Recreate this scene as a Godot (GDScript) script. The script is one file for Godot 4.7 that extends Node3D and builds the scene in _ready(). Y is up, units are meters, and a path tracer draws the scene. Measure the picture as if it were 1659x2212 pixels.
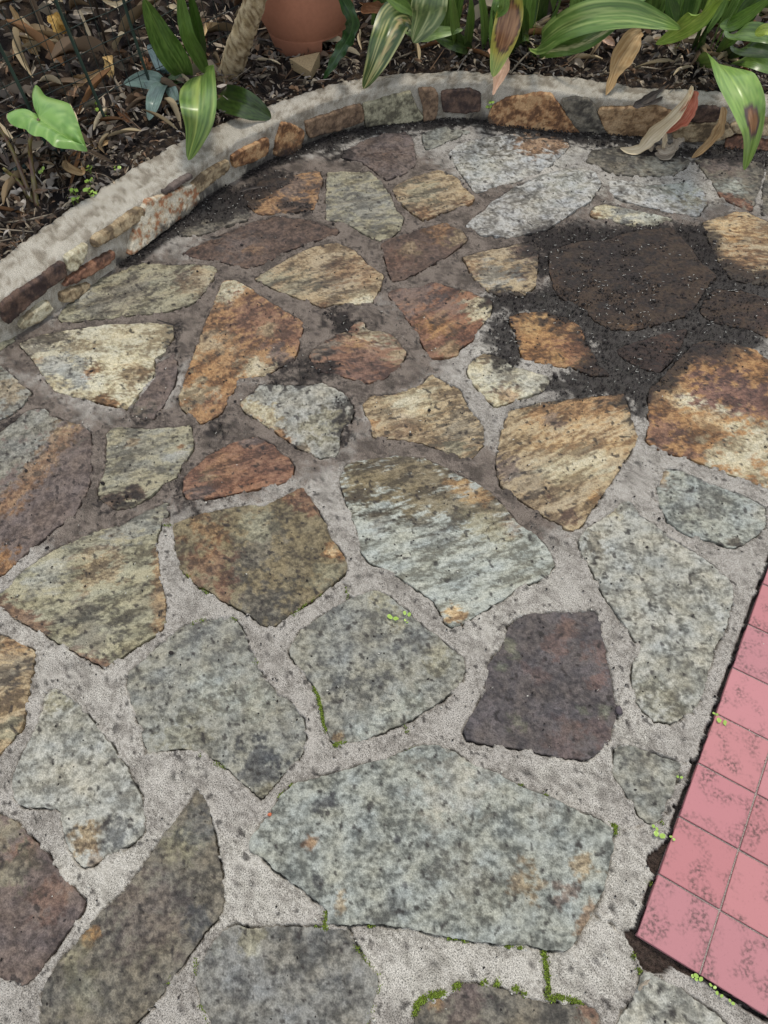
extends Node3D
# A shaded patio of crazy paving with a low curved stone wall, a planted bed behind it and a strip of pink tiles.

# paving stones: base look, grain angle, outline (mm, x and z in turn), patches of mineral stain and the painted dark of one hole [from, to, radius, look, strength]
const STONES := [
	["purple",0,[-64,-2405,-10,-2457,68,-2492,152,-2505,173,-2460,175,-2357,177,-2302,137,-2252,73,-2215,30,-2272,-8,-2324,-82,-2361],[[67,-2337,67,-2337,73,"maroon",0.60]]],
	["grey",0,[211,-2488,297,-2517,382,-2477,276,-2414,218,-2383,209,-2425],[]],
	["chalk",10,[286,-2346,322,-2399,399,-2434,492,-2455,600,-2464,691,-2420,713,-2355,628,-2250,540,-2187,450,-2151,359,-2118,330,-2206,309,-2275],[[589,-2378,665,-2381,68,"rust",0.80],[387,-2267,387,-2267,84,"pale",0.80],[456,-2360,456,-2360,49,"dark",0.80]]],
	["dark",0,[749,-2262,782,-2329,877,-2340,1002,-2288,1097,-2239,1081,-2202,1011,-2152,914,-2161,829,-2178],[[980,-2202,980,-2202,71,"pale",0.60]]],
	["dark",0,[1113,-2237,1220,-2257,1331,-2217,1318,-2142,1264,-2046,1210,-1946,1177,-1975,1138,-2022,1133,-2094,1124,-2160],[[1183,-2080,1183,-2080,52,"blue",0.80],[1141,-2030,1213,-1971,23,"red",0.90],[1200,-2191,1200,-2191,71,"purple",0.80]]],
	["dark",0,[1350,-2215,1417,-2238,1384,-2080,1316,-1919,1235,-1927,1277,-2045],[]],
	["chalk",15,[306,-1953,400,-2060,487,-2140,588,-2195,705,-2237,766,-2192,775,-2126,720,-2043,632,-1972,554,-1904,435,-1880,351,-1899],[[662,-2147,662,-2147,70,"pale",0.80],[536,-2044,536,-2044,68,"pale",0.50],[488,-2090,488,-2090,69,"dark",0.50]]],
	["chalk",0,[796,-2137,848,-2145,924,-2112,1023,-2111,1066,-2130,1088,-2072,1086,-1998,1038,-1936,979,-1950,902,-1993,823,-2034,789,-2079],[[1008,-2096,1008,-2096,81,"blue",0.80],[1042,-2022,1042,-2022,45,"cream",0.60]]],
	["cream",0,[704,-1969,716,-2002,753,-2025,803,-2012,859,-1976,887,-1961,958,-1929,905,-1905,840,-1898,757,-1947,717,-1955],[[719,-1967,719,-1967,25,"rust",0.80],[888,-1944,888,-1944,67,"blue",0.80],[818,-1984,818,-1984,56,"pale",1.00]]],
	["rust",0,[-407,-2171,-360,-2244,-267,-2267,-156,-2292,-145,-2232,-171,-2074,-254,-2065,-351,-2066,-392,-2119],[[-234,-2110,-234,-2110,58,"maroon",0.90],[-236,-2211,-236,-2211,83,"purple",0.70]]],
	["dark",20,[-619,-2013,-569,-2047,-491,-2083,-412,-2121,-373,-2064,-391,-2041,-464,-2008,-536,-1976,-600,-1982],[]],
	["olive",10,[-129,-2277,13,-2273,60,-2193,82,-2121,87,-2076,116,-2012,102,-1954,63,-1908,31,-1901,-9,-1935,-61,-1989,-103,-2013,-134,-2021,-135,-2159],[[-15,-2094,-15,-2094,127,"grey",0.85]]],
	["tan",10,[84,-2169,139,-2211,245,-2259,304,-2222,320,-2155,352,-2094,341,-2065,247,-2025,177,-1988,136,-2040,102,-2099],[[178,-2131,178,-2131,70,"olive",0.80],[325,-2063,325,-2063,34,"rust",0.80],[176,-2024,176,-2024,40,"rust",0.80]]],
	["maroon",15,[-585,-1890,-507,-1949,-406,-2015,-295,-2056,-281,-2056,-167,-2016,-93,-1967,-99,-1946,-151,-1926,-255,-1878,-317,-1828,-377,-1806,-409,-1820,-457,-1844,-525,-1861],[[-399,-1907,-399,-1907,66,"purple",0.70],[-361,-1887,-361,-1887,27,"rust",0.50]]],
	["maroon",20,[35,-1882,68,-1903,165,-1953,246,-1971,294,-1921,308,-1887,276,-1849,231,-1806,166,-1757,103,-1721,60,-1709,49,-1782],[[226,-1927,226,-1927,50,"rust",0.90],[275,-1889,275,-1889,40,"tan",1.00],[78,-1803,78,-1803,54,"red",0.50],[126,-1846,126,-1846,33,"tan",0.60]]],
	["tan",20,[-352,-1758,-323,-1782,-254,-1839,-177,-1888,-99,-1905,-43,-1860,-14,-1803,39,-1737,21,-1672,-5,-1617,-59,-1621,-117,-1626,-146,-1611,-185,-1642,-250,-1680,-310,-1721],[[-311,-1744,-311,-1744,48,"olive",0.90],[-29,-1640,-29,-1640,46,"cream",0.90],[-101,-1741,-101,-1741,74,"dark",0.50],[-50,-1767,-50,-1767,75,"rust",0.55],[-226,-1722,-226,-1722,63,"olive",0.60],[-141,-1617,-141,-1617,18,"rust",0.80]]],
	["tan",10,[281,-1801,345,-1823,463,-1849,526,-1856,503,-1752,484,-1656,433,-1610,388,-1635,373,-1615,338,-1646,307,-1693],[[484,-1815,484,-1815,52,"maroon",0.95],[437,-1704,437,-1704,26,"maroon",0.90],[371,-1710,371,-1710,63,"pale",0.70],[301,-1753,301,-1753,32,"rust",0.60]]],
	["red",30,[43,-1660,81,-1675,145,-1677,181,-1696,233,-1670,284,-1644,347,-1603,334,-1541,290,-1484,277,-1452,231,-1417,224,-1392,187,-1386,150,-1386,139,-1418,121,-1484,93,-1554,71,-1597],[[117,-1636,117,-1636,93,"purple",0.80],[313,-1564,313,-1564,61,"cream",0.90],[180,-1513,180,-1513,60,"rust",1.00],[199,-1413,199,-1413,39,"tan",0.70],[209,-1572,209,-1572,61,"purple",0.50]]],
	["olive",20,[-921,-1634,-905,-1689,-875,-1745,-823,-1793,-762,-1827,-700,-1860,-626,-1838,-549,-1840,-481,-1826,-466,-1802,-488,-1728,-517,-1672,-554,-1647,-611,-1630,-698,-1626,-794,-1617,-898,-1608],[[-553,-1779,-553,-1779,48,"maroon",0.75],[-713,-1732,-804,-1681,74,"dark",0.75],[-538,-1732,-503,-1790,43,"tan",0.70],[-860,-1714,-860,-1714,32,"pale",0.60]]],
	["rust",35,[-445,-1755,-405,-1755,-347,-1702,-323,-1671,-199,-1556,-207,-1490,-224,-1407,-265,-1386,-300,-1357,-354,-1355,-370,-1353,-377,-1328,-396,-1276,-410,-1231,-460,-1201,-522,-1262,-531,-1304,-529,-1302,-520,-1368,-499,-1480,-487,-1551,-467,-1654],[[-422,-1708,-422,-1708,68,"cream",1.00],[-365,-1667,-365,-1667,36,"rust",1.00],[-339,-1588,-231,-1511,96,"red",0.90],[-266,-1423,-266,-1423,49,"purple",0.75],[-329,-1390,-329,-1390,48,"cream",0.80],[-467,-1490,-467,-1490,60,"tan",0.90],[-449,-1280,-449,-1280,37,"red",0.60],[-496,-1307,-496,-1307,57,"cream",0.70],[-303,-1530,-303,-1530,30,"tan",0.90]]],
	["red",0,[-183,-1423,-151,-1472,-90,-1500,-36,-1550,-25,-1536,-26,-1515,42,-1490,68,-1456,86,-1409,62,-1355,6,-1317,-26,-1307,-74,-1335,-123,-1350,-164,-1366],[[-10,-1481,-10,-1481,74,"cream",0.80],[-44,-1445,-44,-1445,49,"rust",0.90],[-151,-1453,-151,-1453,54,"dark",0.80],[-28,-1368,-28,-1368,77,"redpurple",0.90],[60,-1405,60,-1405,34,"tan",0.90]]],
	["cream",10,[-1009,-1532,-952,-1564,-892,-1576,-764,-1587,-634,-1587,-575,-1572,-567,-1524,-586,-1467,-615,-1437,-604,-1386,-618,-1351,-640,-1316,-639,-1305,-663,-1261,-706,-1281,-757,-1297,-819,-1319,-874,-1346,-887,-1364,-954,-1463],[[-968,-1529,-903,-1557,48,"dark",0.85],[-940,-1461,-940,-1461,22,"rust",0.60],[-889,-1439,-822,-1402,54,"pale",1.00],[-777,-1411,-777,-1411,24,"rust",0.85],[-636,-1389,-636,-1389,24,"rust",0.80],[-740,-1301,-703,-1287,21,"rust",0.90],[-663,-1384,-663,-1384,48,"tan",0.70]]],
	["purple",0,[-557,-1465,-546,-1407,-545,-1345,-548,-1335,-568,-1271,-588,-1227,-614,-1223,-655,-1248,-634,-1298,-600,-1383,-607,-1421],[[-630,-1247,-630,-1247,37,"dark",0.70]]],
	["olive",0,[-1141,-1609,-1092,-1647,-1054,-1609,-1020,-1556,-1036,-1534,-1059,-1513,-1114,-1507],[]],
	["grey",15,[-1108,-1447,-1037,-1447,-969,-1377,-930,-1340,-931,-1339,-945,-1298,-973,-1266,-996,-1253,-1030,-1247],[[-1000,-1344,-1000,-1344,57,"tan",0.60]]],
	["purple",40,[-1020,-1191,-984,-1205,-951,-1247,-923,-1279,-879,-1282,-865,-1258,-826,-1238,-780,-1224,-748,-1194,-731,-1133,-721,-1049,-723,-1005,-743,-938,-777,-908,-805,-873,-837,-839,-857,-810,-882,-786,-910,-762],[[-956,-1231,-879,-1242,88,"grey",1.00],[-969,-1107,-895,-1155,81,"grey",0.90],[-811,-1204,-903,-973,34,"rust",0.60],[-880,-824,-880,-824,33,"rust",0.90],[-813,-1218,-813,-1218,24,"tan",0.80]]],
	["olive",10,[-704,-1185,-693,-1201,-672,-1202,-597,-1195,-524,-1196,-488,-1200,-480,-1169,-473,-1121,-497,-1065,-506,-1035,-537,-1017,-565,-979,-602,-953,-633,-948,-662,-957,-687,-983,-699,-1008,-694,-1022,-689,-1057,-693,-1104,-697,-1147],[[-626,-1126,-626,-1126,99,"grey",0.60],[-661,-971,-595,-991,28,"maroon",0.90],[-508,-1126,-508,-1126,13,"rust",0.90],[-629,-1147,-629,-1147,16,"tan",0.70],[-504,-1091,-504,-1091,31,"pale",0.70]]],
	["red",8,[-487,-994,-489,-1029,-471,-1058,-421,-1106,-373,-1130,-316,-1147,-277,-1123,-234,-1078,-216,-1046,-220,-1011,-252,-998,-322,-983,-402,-969,-470,-961],[[-427,-1025,-427,-1025,22,"tan",0.70],[-331,-1137,-316,-1136,22,"purple",0.90],[-444,-981,-444,-981,34,"purple",0.80],[-388,-1057,-388,-1057,44,"rust",0.40]]],
	["pale",30,[-366,-1262,-339,-1290,-312,-1325,-262,-1321,-204,-1314,-141,-1316,-106,-1295,-84,-1277,-63,-1218,-73,-1179,-99,-1148,-104,-1090,-113,-1069,-158,-1073,-213,-1108,-279,-1172,-347,-1230],[[-359,-1256,-226,-1119,16,"rust",0.95],[-339,-1249,-280,-1199,32,"cream",1.00],[-103,-1176,-85,-1197,36,"dark",0.80],[-150,-1168,-150,-1168,54,"olive",0.80],[-192,-1085,-192,-1085,27,"tan",0.70]]],
	["tan",12,[-41,-1236,-18,-1263,48,-1267,102,-1287,121,-1296,146,-1330,183,-1298,221,-1271,222,-1243,253,-1173,266,-1139,265,-1096,245,-1066,225,-1041,193,-1048,142,-1081,61,-1115,-19,-1126,-24,-1170],[[90,-1241,90,-1241,74,"cream",0.75],[-17,-1170,-17,-1170,18,"rust",0.90],[211,-1137,211,-1137,67,"dark",0.65],[183,-1070,183,-1070,35,"olive",0.80],[63,-1159,63,-1159,45,"red",0.30]]],
	["cream",12,[252,-1359,298,-1399,353,-1364,358,-1351,399,-1324,456,-1295,457,-1271,430,-1244,416,-1240,362,-1224,304,-1203,282,-1233,260,-1268,244,-1323],[[334,-1310,415,-1286,57,"pale",0.70],[342,-1240,342,-1240,37,"rust",0.60],[291,-1381,291,-1381,24,"tan",0.80]]],
	["rust",10,[379,-1538,433,-1547,489,-1539,546,-1518,579,-1468,586,-1409,598,-1333,620,-1289,572,-1293,532,-1320,481,-1336,439,-1351,400,-1360,393,-1437,387,-1497],[[536,-1388,536,-1388,58,"red",0.70],[443,-1492,443,-1492,50,"gold",0.70],[490,-1360,490,-1360,24,"gold",0.90]]],
	["rust",0,[549,-1810,632,-1843,704,-1844,780,-1862,847,-1881,940,-1881,960,-1822,972,-1774,985,-1711,1011,-1650,961,-1596,914,-1530,870,-1492,795,-1471,720,-1451,653,-1463,612,-1513,606,-1554,546,-1594,531,-1645,531,-1719],[[716,-1757,716,-1757,160,"maroon",0.70]]],
	["tan",0,[1042,-1901,1121,-1932,1152,-1946,1197,-1938,1242,-1887,1295,-1858,1240,-1675,1175,-1600,1102,-1613,1051,-1635,1041,-1684,1036,-1768,1035,-1832],[[1154,-1870,1154,-1870,88,"gold2",1.00],[1101,-1702,1101,-1702,94,"rust",0.70],[1112,-1817,1112,-1817,27,"gold",0.80]]],
	["rust",0,[953,-1568,996,-1600,1065,-1587,1128,-1547,1186,-1522,1131,-1367,1077,-1397,1043,-1432,984,-1450,940,-1473,924,-1515],[[1081,-1462,1081,-1462,49,"redpurple",0.80]]],
	["red",0,[653,-1379,733,-1411,867,-1446,844,-1396,795,-1331,747,-1286,717,-1306,680,-1339],[]],
	["rust",25,[871,-1387,922,-1396,976,-1379,1026,-1350,1048,-1312,1101,-1283,955,-870,912,-906,859,-938,792,-982,739,-1011,695,-1029,660,-1066,681,-1115,690,-1169,714,-1242,734,-1251,800,-1318],[[751,-1216,808,-1183,46,"gold2",1.00],[809,-1189,885,-1155,33,"cream",0.95],[879,-1207,995,-1164,78,"redpurple",1.00],[697,-1087,697,-1087,62,"redpurple",0.80],[840,-1104,840,-1104,49,"gold2",0.90],[934,-1044,870,-997,74,"cream",0.90],[899,-1348,899,-1348,57,"maroon",0.75],[762,-1020,762,-1020,26,"redpurple",0.70],[919,-1267,919,-1267,47,"redpurple",0.80]]],
	["tan",22,[337,-1192,401,-1201,469,-1214,556,-1219,636,-1224,644,-1184,641,-1134,643,-1070,596,-1011,539,-935,486,-872,455,-833,429,-819,408,-832,361,-876,324,-916,284,-957,281,-1022,301,-1099,322,-1157],[[439,-1171,572,-1189,64,"rust",0.75],[444,-1078,571,-1085,66,"gold2",0.80],[305,-1005,305,-1005,39,"purple",0.85],[429,-992,513,-1006,52,"cream",0.75],[501,-909,501,-909,18,"gold",0.80],[447,-1142,447,-1142,25,"purple",0.70],[392,-916,392,-916,8,"red",0.80],[436,-857,436,-857,25,"redpurple",0.60],[362,-957,362,-957,43,"dark",0.50]]],
	["blue",12,[-105,-1003,-88,-1042,-26,-1058,37,-1062,102,-1050,149,-1021,195,-988,251,-945,284,-895,311,-842,340,-818,371,-772,374,-733,356,-709,313,-691,296,-689,251,-659,193,-627,139,-596,116,-609,111,-636,98,-661,88,-671,36,-717,-7,-749,-40,-768,-58,-795,-68,-862,-83,-905,-98,-968],[[-48,-1004,114,-993,95,"brownolive",1.00],[89,-927,264,-896,67,"brownolive",0.90],[173,-969,235,-917,24,"gold",0.70],[-13,-877,-13,-877,37,"dark",0.60],[219,-848,265,-832,41,"olive",0.70],[139,-630,139,-630,21,"gold2",0.95],[121,-832,121,-832,49,"grey",0.50],[296,-843,296,-843,25,"redpurple",0.40]]],
	["olive",12,[-901,-724,-870,-738,-842,-779,-779,-840,-687,-893,-615,-911,-568,-941,-520,-962,-514,-928,-530,-897,-534,-860,-514,-763,-496,-709,-488,-640,-500,-622,-550,-591,-600,-549,-639,-570,-702,-607,-776,-650,-827,-680,-863,-706,-896,-708],[[-632,-889,-538,-930,50,"grey",0.90],[-865,-715,-757,-645,22,"red",0.70],[-673,-583,-608,-557,19,"red",0.80],[-498,-629,-522,-828,17,"rust",0.60],[-670,-663,-640,-619,54,"dark",0.70],[-766,-779,-766,-779,56,"pale",0.60],[-546,-691,-546,-691,47,"dark",0.40],[-655,-793,-655,-793,57,"tan",0.70]]],
	["brownolive",10,[-501,-899,-446,-919,-387,-934,-360,-937,-308,-938,-290,-933,-250,-954,-193,-982,-170,-944,-150,-895,-134,-871,-130,-839,-108,-807,-93,-775,-86,-749,-109,-730,-157,-687,-204,-659,-254,-621,-276,-628,-302,-649,-323,-666,-369,-693,-401,-719,-428,-733,-470,-777,-487,-831],[[-413,-866,-413,-866,50,"rust",0.50],[-178,-935,-198,-970,38,"red",0.70],[-276,-858,-330,-773,49,"dark",0.70],[-406,-778,-406,-778,64,"red",0.55],[-119,-794,-119,-794,24,"rust",1.00],[-121,-799,-121,-799,15,"gold2",0.80],[-278,-675,-278,-675,62,"dark",0.80],[-297,-882,-297,-882,50,"olive",0.80],[-363,-709,-363,-709,31,"red",0.50],[-138,-740,-138,-740,36,"olive",0.80]]],
	["grey",10,[-216,-556,-213,-575,-192,-611,-139,-647,-83,-680,-28,-697,-3,-683,35,-645,65,-608,99,-579,127,-547,150,-528,151,-503,138,-478,122,-462,86,-436,17,-400,-60,-373,-113,-363,-129,-372,-139,-402,-146,-449,-156,-478,-173,-500,-195,-529],[[-21,-672,12,-622,31,"olive",0.80],[-78,-597,-78,-597,91,"mgrey",0.70],[36,-446,-66,-398,32,"blue",0.80],[94,-531,94,-531,37,"olive",0.60],[-116,-384,-116,-384,11,"tan",1.00],[-65,-452,-65,-452,64,"dgrey",0.50],[63,-574,63,-574,41,"dgrey",0.50]]],
	["grey",10,[-552,-535,-519,-574,-481,-609,-441,-638,-394,-647,-344,-655,-324,-631,-308,-599,-288,-557,-280,-534,-267,-512,-242,-482,-197,-445,-183,-418,-176,-381,-188,-347,-229,-308,-256,-275,-264,-275,-301,-306,-342,-342,-387,-367,-420,-375,-469,-374,-490,-366,-502,-399,-517,-433,-539,-471,-551,-507],[[-392,-615,-392,-615,68,"mgrey",0.70],[-399,-505,-294,-464,44,"blue",0.60],[-270,-332,-270,-332,51,"dgrey",0.95],[-484,-492,-484,-492,65,"mgrey",0.60],[-423,-404,-423,-404,49,"olive",0.50],[-215,-393,-215,-393,42,"dgrey",0.50],[-252,-288,-252,-288,17,"olive",0.60]]],
	["pale",10,[-720,-502,-702,-515,-674,-500,-633,-463,-592,-420,-560,-386,-527,-343,-491,-289,-487,-276,-479,-247,-477,-224,-495,-210,-541,-187,-577,-170,-607,-196,-620,-219,-630,-240,-643,-273,-676,-280,-712,-282,-730,-292,-748,-314,-748,-329,-743,-363,-734,-395,-720,-440],[[-643,-423,-643,-423,57,"grey",0.80],[-682,-370,-682,-370,49,"pale",0.60],[-583,-218,-583,-218,33,"tan",0.90],[-528,-223,-528,-223,29,"dgrey",0.80],[-568,-183,-568,-183,19,"rust",0.40],[-689,-486,-689,-486,29,"olive",0.70]]],
	["tan",10,[-882,-652,-846,-638,-806,-621,-757,-595,-757,-562,-753,-497,-749,-432,-767,-410,-783,-382,-809,-367],[[-796,-609,-796,-609,38,"rust",0.60],[-812,-543,-794,-571,33,"dark",0.70],[-775,-430,-775,-430,28,"olive",0.80]]],
	["purple",10,[-788,-283,-756,-270,-733,-265,-710,-247,-675,-217,-646,-193,-629,-173,-593,-141,-563,-114,-584,-76,-607,-48,-628,-13,-647,4,-683,-6,-718,-10],[[-700,-204,-700,-204,39,"red",0.50],[-707,-168,-707,-168,32,"olive",0.60],[-623,-124,-623,-124,38,"red",0.35],[-690,-187,-690,-187,36,"dark",0.70],[-730,-239,-730,-239,40,"olive",0.50]]],
	["dark",10,[-400,-269,-383,-298,-369,-282,-358,-261,-349,-228,-340,-197,-328,-152,-319,-120,-323,-87,-350,-60,-372,-29,-395,1,-416,32,-441,54,-456,66,-464,86,-606,79,-615,34,-613,5,-596,-23,-567,-63,-538,-97,-501,-126,-476,-162,-456,-194,-422,-244],[[-402,-203,-402,-203,39,"olive",0.70],[-374,-235,-374,-235,33,"dgrey",0.60],[-449,-90,-449,-90,74,"purple",0.45],[-550,-65,-550,-65,15,"gold",0.80],[-570,-31,-570,-31,30,"olive",0.60],[-363,-76,-363,-76,25,"dgrey",0.60],[-547,15,-547,15,36,"olive",0.40]]],
	["bluegrey",15,[-228,-273,-203,-295,-101,-317,-16,-336,47,-355,73,-355,110,-340,146,-313,186,-296,226,-271,251,-259,290,-245,320,-223,351,-210,379,-194,385,-183,380,-163,365,-129,348,-93,336,-78,309,-44,284,-18,270,-3,239,-7,198,-15,156,-19,121,-23,66,-33,9,-48,-39,-57,-77,-59,-140,-62,-134,-80,-155,-97,-184,-119,-224,-147,-255,-173,-277,-183,-281,-199,-266,-221,-243,-246],[[-167,-191,-167,-191,13,"rust",0.80],[-114,-95,-114,-95,15,"tan",0.80],[207,-110,207,-110,28,"tan",0.70],[324,-136,324,-136,24,"tan",0.75],[277,-91,277,-91,19,"red",0.50],[236,-109,236,-109,14,"tan",0.60],[297,-30,323,-71,11,"rust",0.60],[-140,-258,-140,-258,17,"dgrey",0.90],[-155,-128,-155,-128,11,"dgrey",0.90],[2,-112,2,-112,11,"dgrey",0.90],[-11,-192,-11,-192,6,"dgrey",1.00],[122,-296,87,-267,60,"pale",0.90],[104,-128,104,-128,50,"grey",0.60],[268,-229,268,-229,26,"pale",0.70],[-47,-81,-17,-85,22,"dgrey",0.40]]],
	["dgrey2",5,[-357,-12,-339,-40,-318,-59,-298,-68,-266,-61,-226,-62,-221,-62,-140,-58,-100,-53,-89,-31,-78,-9,-51,21,-55,39,-64,62,-70,79,-72,103,-317,92,-327,70,-342,51,-353,26,-359,7],[[-328,-40,-328,-40,15,"pale",0.70],[-257,-29,-257,-29,12,"pale",0.90],[-92,0,-92,0,13,"mgrey",0.70],[-163,-15,-163,-15,48,"dgrey",0.50],[-271,-52,-271,-52,24,"olive",0.60]]],
	["dark",10,[5,71,17,59,52,53,81,36,97,34,128,39,152,44,167,47,195,61,221,67,280,72,303,80,304,94,294,126,2,113],[[43,56,43,56,12,"gold",0.50],[108,42,108,42,18,"purple",0.80],[292,80,292,80,23,"red",0.60],[83,68,83,68,35,"purple",0.70]]],
	["pale",10,[385,32,402,33,421,45,445,58,467,77,487,93,511,118,506,135,320,127,332,95,357,72,371,57],[[440,84,440,84,40,"mgrey",0.80],[395,60,395,60,23,"grey",0.80]]],
	["plum",5,[253,-593,271,-607,290,-618,363,-619,442,-618,446,-589,446,-536,443,-493,442,-458,442,-423,441,-397,427,-374,414,-343,395,-328,365,-311,334,-315,294,-324,247,-336,186,-349,142,-359,130,-374,143,-400,178,-445,192,-486,197,-514,228,-542],[[373,-578,342,-542,26,"redplum",0.70],[428,-519,428,-519,33,"redplum",0.70],[288,-488,288,-488,25,"redplum",0.50],[251,-544,251,-544,19,"dgreen",0.90],[220,-506,220,-506,12,"dgreen",0.90],[377,-403,377,-403,15,"dgreen",0.80],[416,-398,416,-398,15,"dgreen",0.80],[239,-391,239,-391,17,"dgreen",0.60],[423,-462,423,-462,22,"redplum",0.90],[330,-347,330,-347,41,"redplum",0.40],[396,-366,396,-366,28,"redplum",0.50]]],
	["pale",8,[440,-794,460,-819,513,-852,556,-887,580,-890,597,-847,628,-813,672,-766,710,-725,740,-690,750,-665,747,-641,726,-595,703,-555,666,-516,640,-461,621,-430,597,-395,549,-374,513,-376,490,-401,479,-428,487,-469,497,-504,518,-525,509,-555,488,-602,474,-634,462,-683,455,-720,440,-759],[[478,-796,479,-765,23,"brownolive",0.60],[603,-715,618,-633,62,"grey",0.70],[538,-860,538,-860,17,"cream",0.50],[537,-595,537,-595,15,"dark",0.60],[660,-592,660,-592,53,"grey",0.60],[571,-457,571,-457,79,"grey",0.90],[527,-419,527,-419,42,"olive",0.40]]],
	["bluegrey",8,[645,-881,653,-928,686,-979,727,-967,777,-929,844,-891,887,-855,871,-806,847,-781,802,-758,774,-753,742,-770,680,-794,655,-829],[[676,-955,676,-955,17,"tan",0.80],[782,-768,782,-768,19,"dark",0.95],[741,-874,741,-874,58,"mgrey",0.60],[866,-838,866,-838,29,"pale",0.70],[671,-936,671,-936,17,"rust",0.30]]],  # strong dark patch at the near edge: shade of a hole painted into the colour
	["grey",10,[406,-284,423,-333,442,-338,486,-320,541,-295,523,-266,504,-235,496,-234,482,-203,460,-190,442,-202,428,-235],[[464,-293,464,-293,34,"dgrey",0.50],[493,-282,493,-282,27,"pale",0.50]]],
]
# low garden wall: foot x, foot z, how far the arris and the back edge lie behind the foot (mm)
const WALL_LINE := [-1526,-1152,5,55,-1491,-1182,5,55,-1455,-1211,5,55,-1420,-1241,5,55,-1384,-1270,5,55,-1349,-1300,5,55,-1313,-1330,5,55,-1278,-1359,5,55,-1242,-1389,5,55,-1207,-1418,5,60,-1171,-1448,5,73,-1136,-1477,5,86,-1100,-1507,5,98,-1064,-1536,5,111,-1029,-1566,6,122,-994,-1596,13,132,-961,-1627,20,141,-928,-1660,25,148,-897,-1694,28,154,-868,-1729,30,157,-839,-1766,32,159,-811,-1802,32,160,-782,-1838,32,160,-753,-1874,31,160,-725,-1910,30,159,-696,-1946,29,158,-667,-1983,27,157,-640,-2020,25,155,-612,-2057,21,153,-585,-2094,17,149,-558,-2131,11,145,-529,-2168,5,139,-500,-2203,5,133,-469,-2237,5,126,-436,-2270,5,118,-402,-2301,5,111,-368,-2331,5,103,-332,-2360,5,97,-295,-2387,6,92,-257,-2414,11,89,-218,-2439,16,87,-179,-2463,18,86,-139,-2486,19,86,-98,-2506,18,87,-56,-2524,19,87,-12,-2539,19,87,32,-2551,21,86,77,-2559,24,84,122,-2564,26,83,168,-2567,28,81,214,-2568,30,80,260,-2567,31,81,306,-2565,31,81,352,-2560,32,82,397,-2552,32,83,441,-2540,32,87,485,-2527,31,92,529,-2513,29,97,573,-2498,25,101,617,-2485,21,103,662,-2473,15,103,706,-2462,8,100,751,-2452,5,94,797,-2442,5,86,842,-2432,5,78,886,-2421,5,72,931,-2409,5,68,975,-2396,5,68,1019,-2382,5,70,1063,-2367,8,75,1106,-2352,16,81,1150,-2337,25,88,1194,-2323,33,94,1238,-2309,39,99,1282,-2296,45,104,1327,-2284,49,108,1372,-2272,54,112,1416,-2260,57,115,1461,-2248,61,119,1505,-2236,65,122,1550,-2224,69,125,1595,-2212,72,128,1639,-2200,76,132,1684,-2188,80,135,1728,-2176,80,138,1773,-2164,80,142,1817,-2152,80,145,1862,-2140,80,148,1907,-2128,80,152,1951,-2116,80,155]
# stones in the wall face: look, outline (mm along the wall, mm up)
const WALL_STONES := [
	["maroon",[650,73,658,53,682,59,748,69,814,73,855,73,872,101,863,109,773,107,715,111,666,107]],
	["cream",[880,83,896,73,929,77,954,93,970,109,929,112,896,111]],
	["tan",[995,89,1077,81,1126,81,1168,81,1184,99,1168,112,1052,109,1011,112,995,107]],
	["red",[855,50,921,38,978,32,1020,36,1028,50,995,55,946,59,888,63,847,57]],
	["cream",[674,18,699,14,740,12,773,20,773,44,748,46,699,42,674,32]],
	["tan",[814,18,839,6,888,4,913,16,872,30,822,42]],
	["orangewhite",[1118,16,1168,16,1250,16,1324,12,1381,26,1381,75,1348,83,1291,91,1225,112,1209,112,1176,87,1110,42,1085,20]],
	["purple",[1283,99,1340,97,1390,99,1390,112,1340,112,1283,109]],
	["tan",[1390,44,1455,50,1513,50,1538,59,1538,83,1431,89,1390,77]],
	["rust2",[1570,50,1628,38,1694,38,1710,59,1710,85,1644,87,1570,85]],
	["rust2",[1776,0,1825,-5,1842,22,1858,53,1817,89,1784,111,1776,97,1751,61,1735,22]],
	["brown",[1883,36,1891,28,1998,20,2080,28,2089,44,2080,79,2031,79,1973,75,1883,79]],
	["olive",[2105,12,2195,8,2286,8,2302,20,2278,48,2261,93,2154,79,2105,77]],
	["brown",[2311,46,2311,6,2352,12,2360,38,2360,79,2343,99,2294,97]],
	["maroon",[2385,34,2450,30,2508,40,2500,85,2467,95,2385,91,2376,83]],
	["rust2",[2565,0,2664,-2,2738,0,2812,0,2861,0,2812,50,2779,79,2746,107,2713,112,2697,101,2607,79,2565,50,2557,24]],
	["dark",[2820,55,2870,8,2911,2,2960,12,2935,36,2894,95,2878,109,2829,112,2796,97]],
	["gold3",[2952,32,2977,6,3083,8,3125,14,3157,52,3149,89,3108,101,3034,93,2935,83,2927,75]],
	["maroon",[3231,69,3297,73,3322,93,3297,111,3240,112,3207,99]],
	["tan",[3199,12,3256,10,3330,20,3371,42,3338,67,3281,67,3223,57,3182,38]],
	["red",[3371,-2,3519,6,3519,20,3486,26,3396,36,3363,22]],
	["tan",[3388,44,3429,46,3511,46,3503,77,3470,85,3421,87,3363,65]],
]
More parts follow.
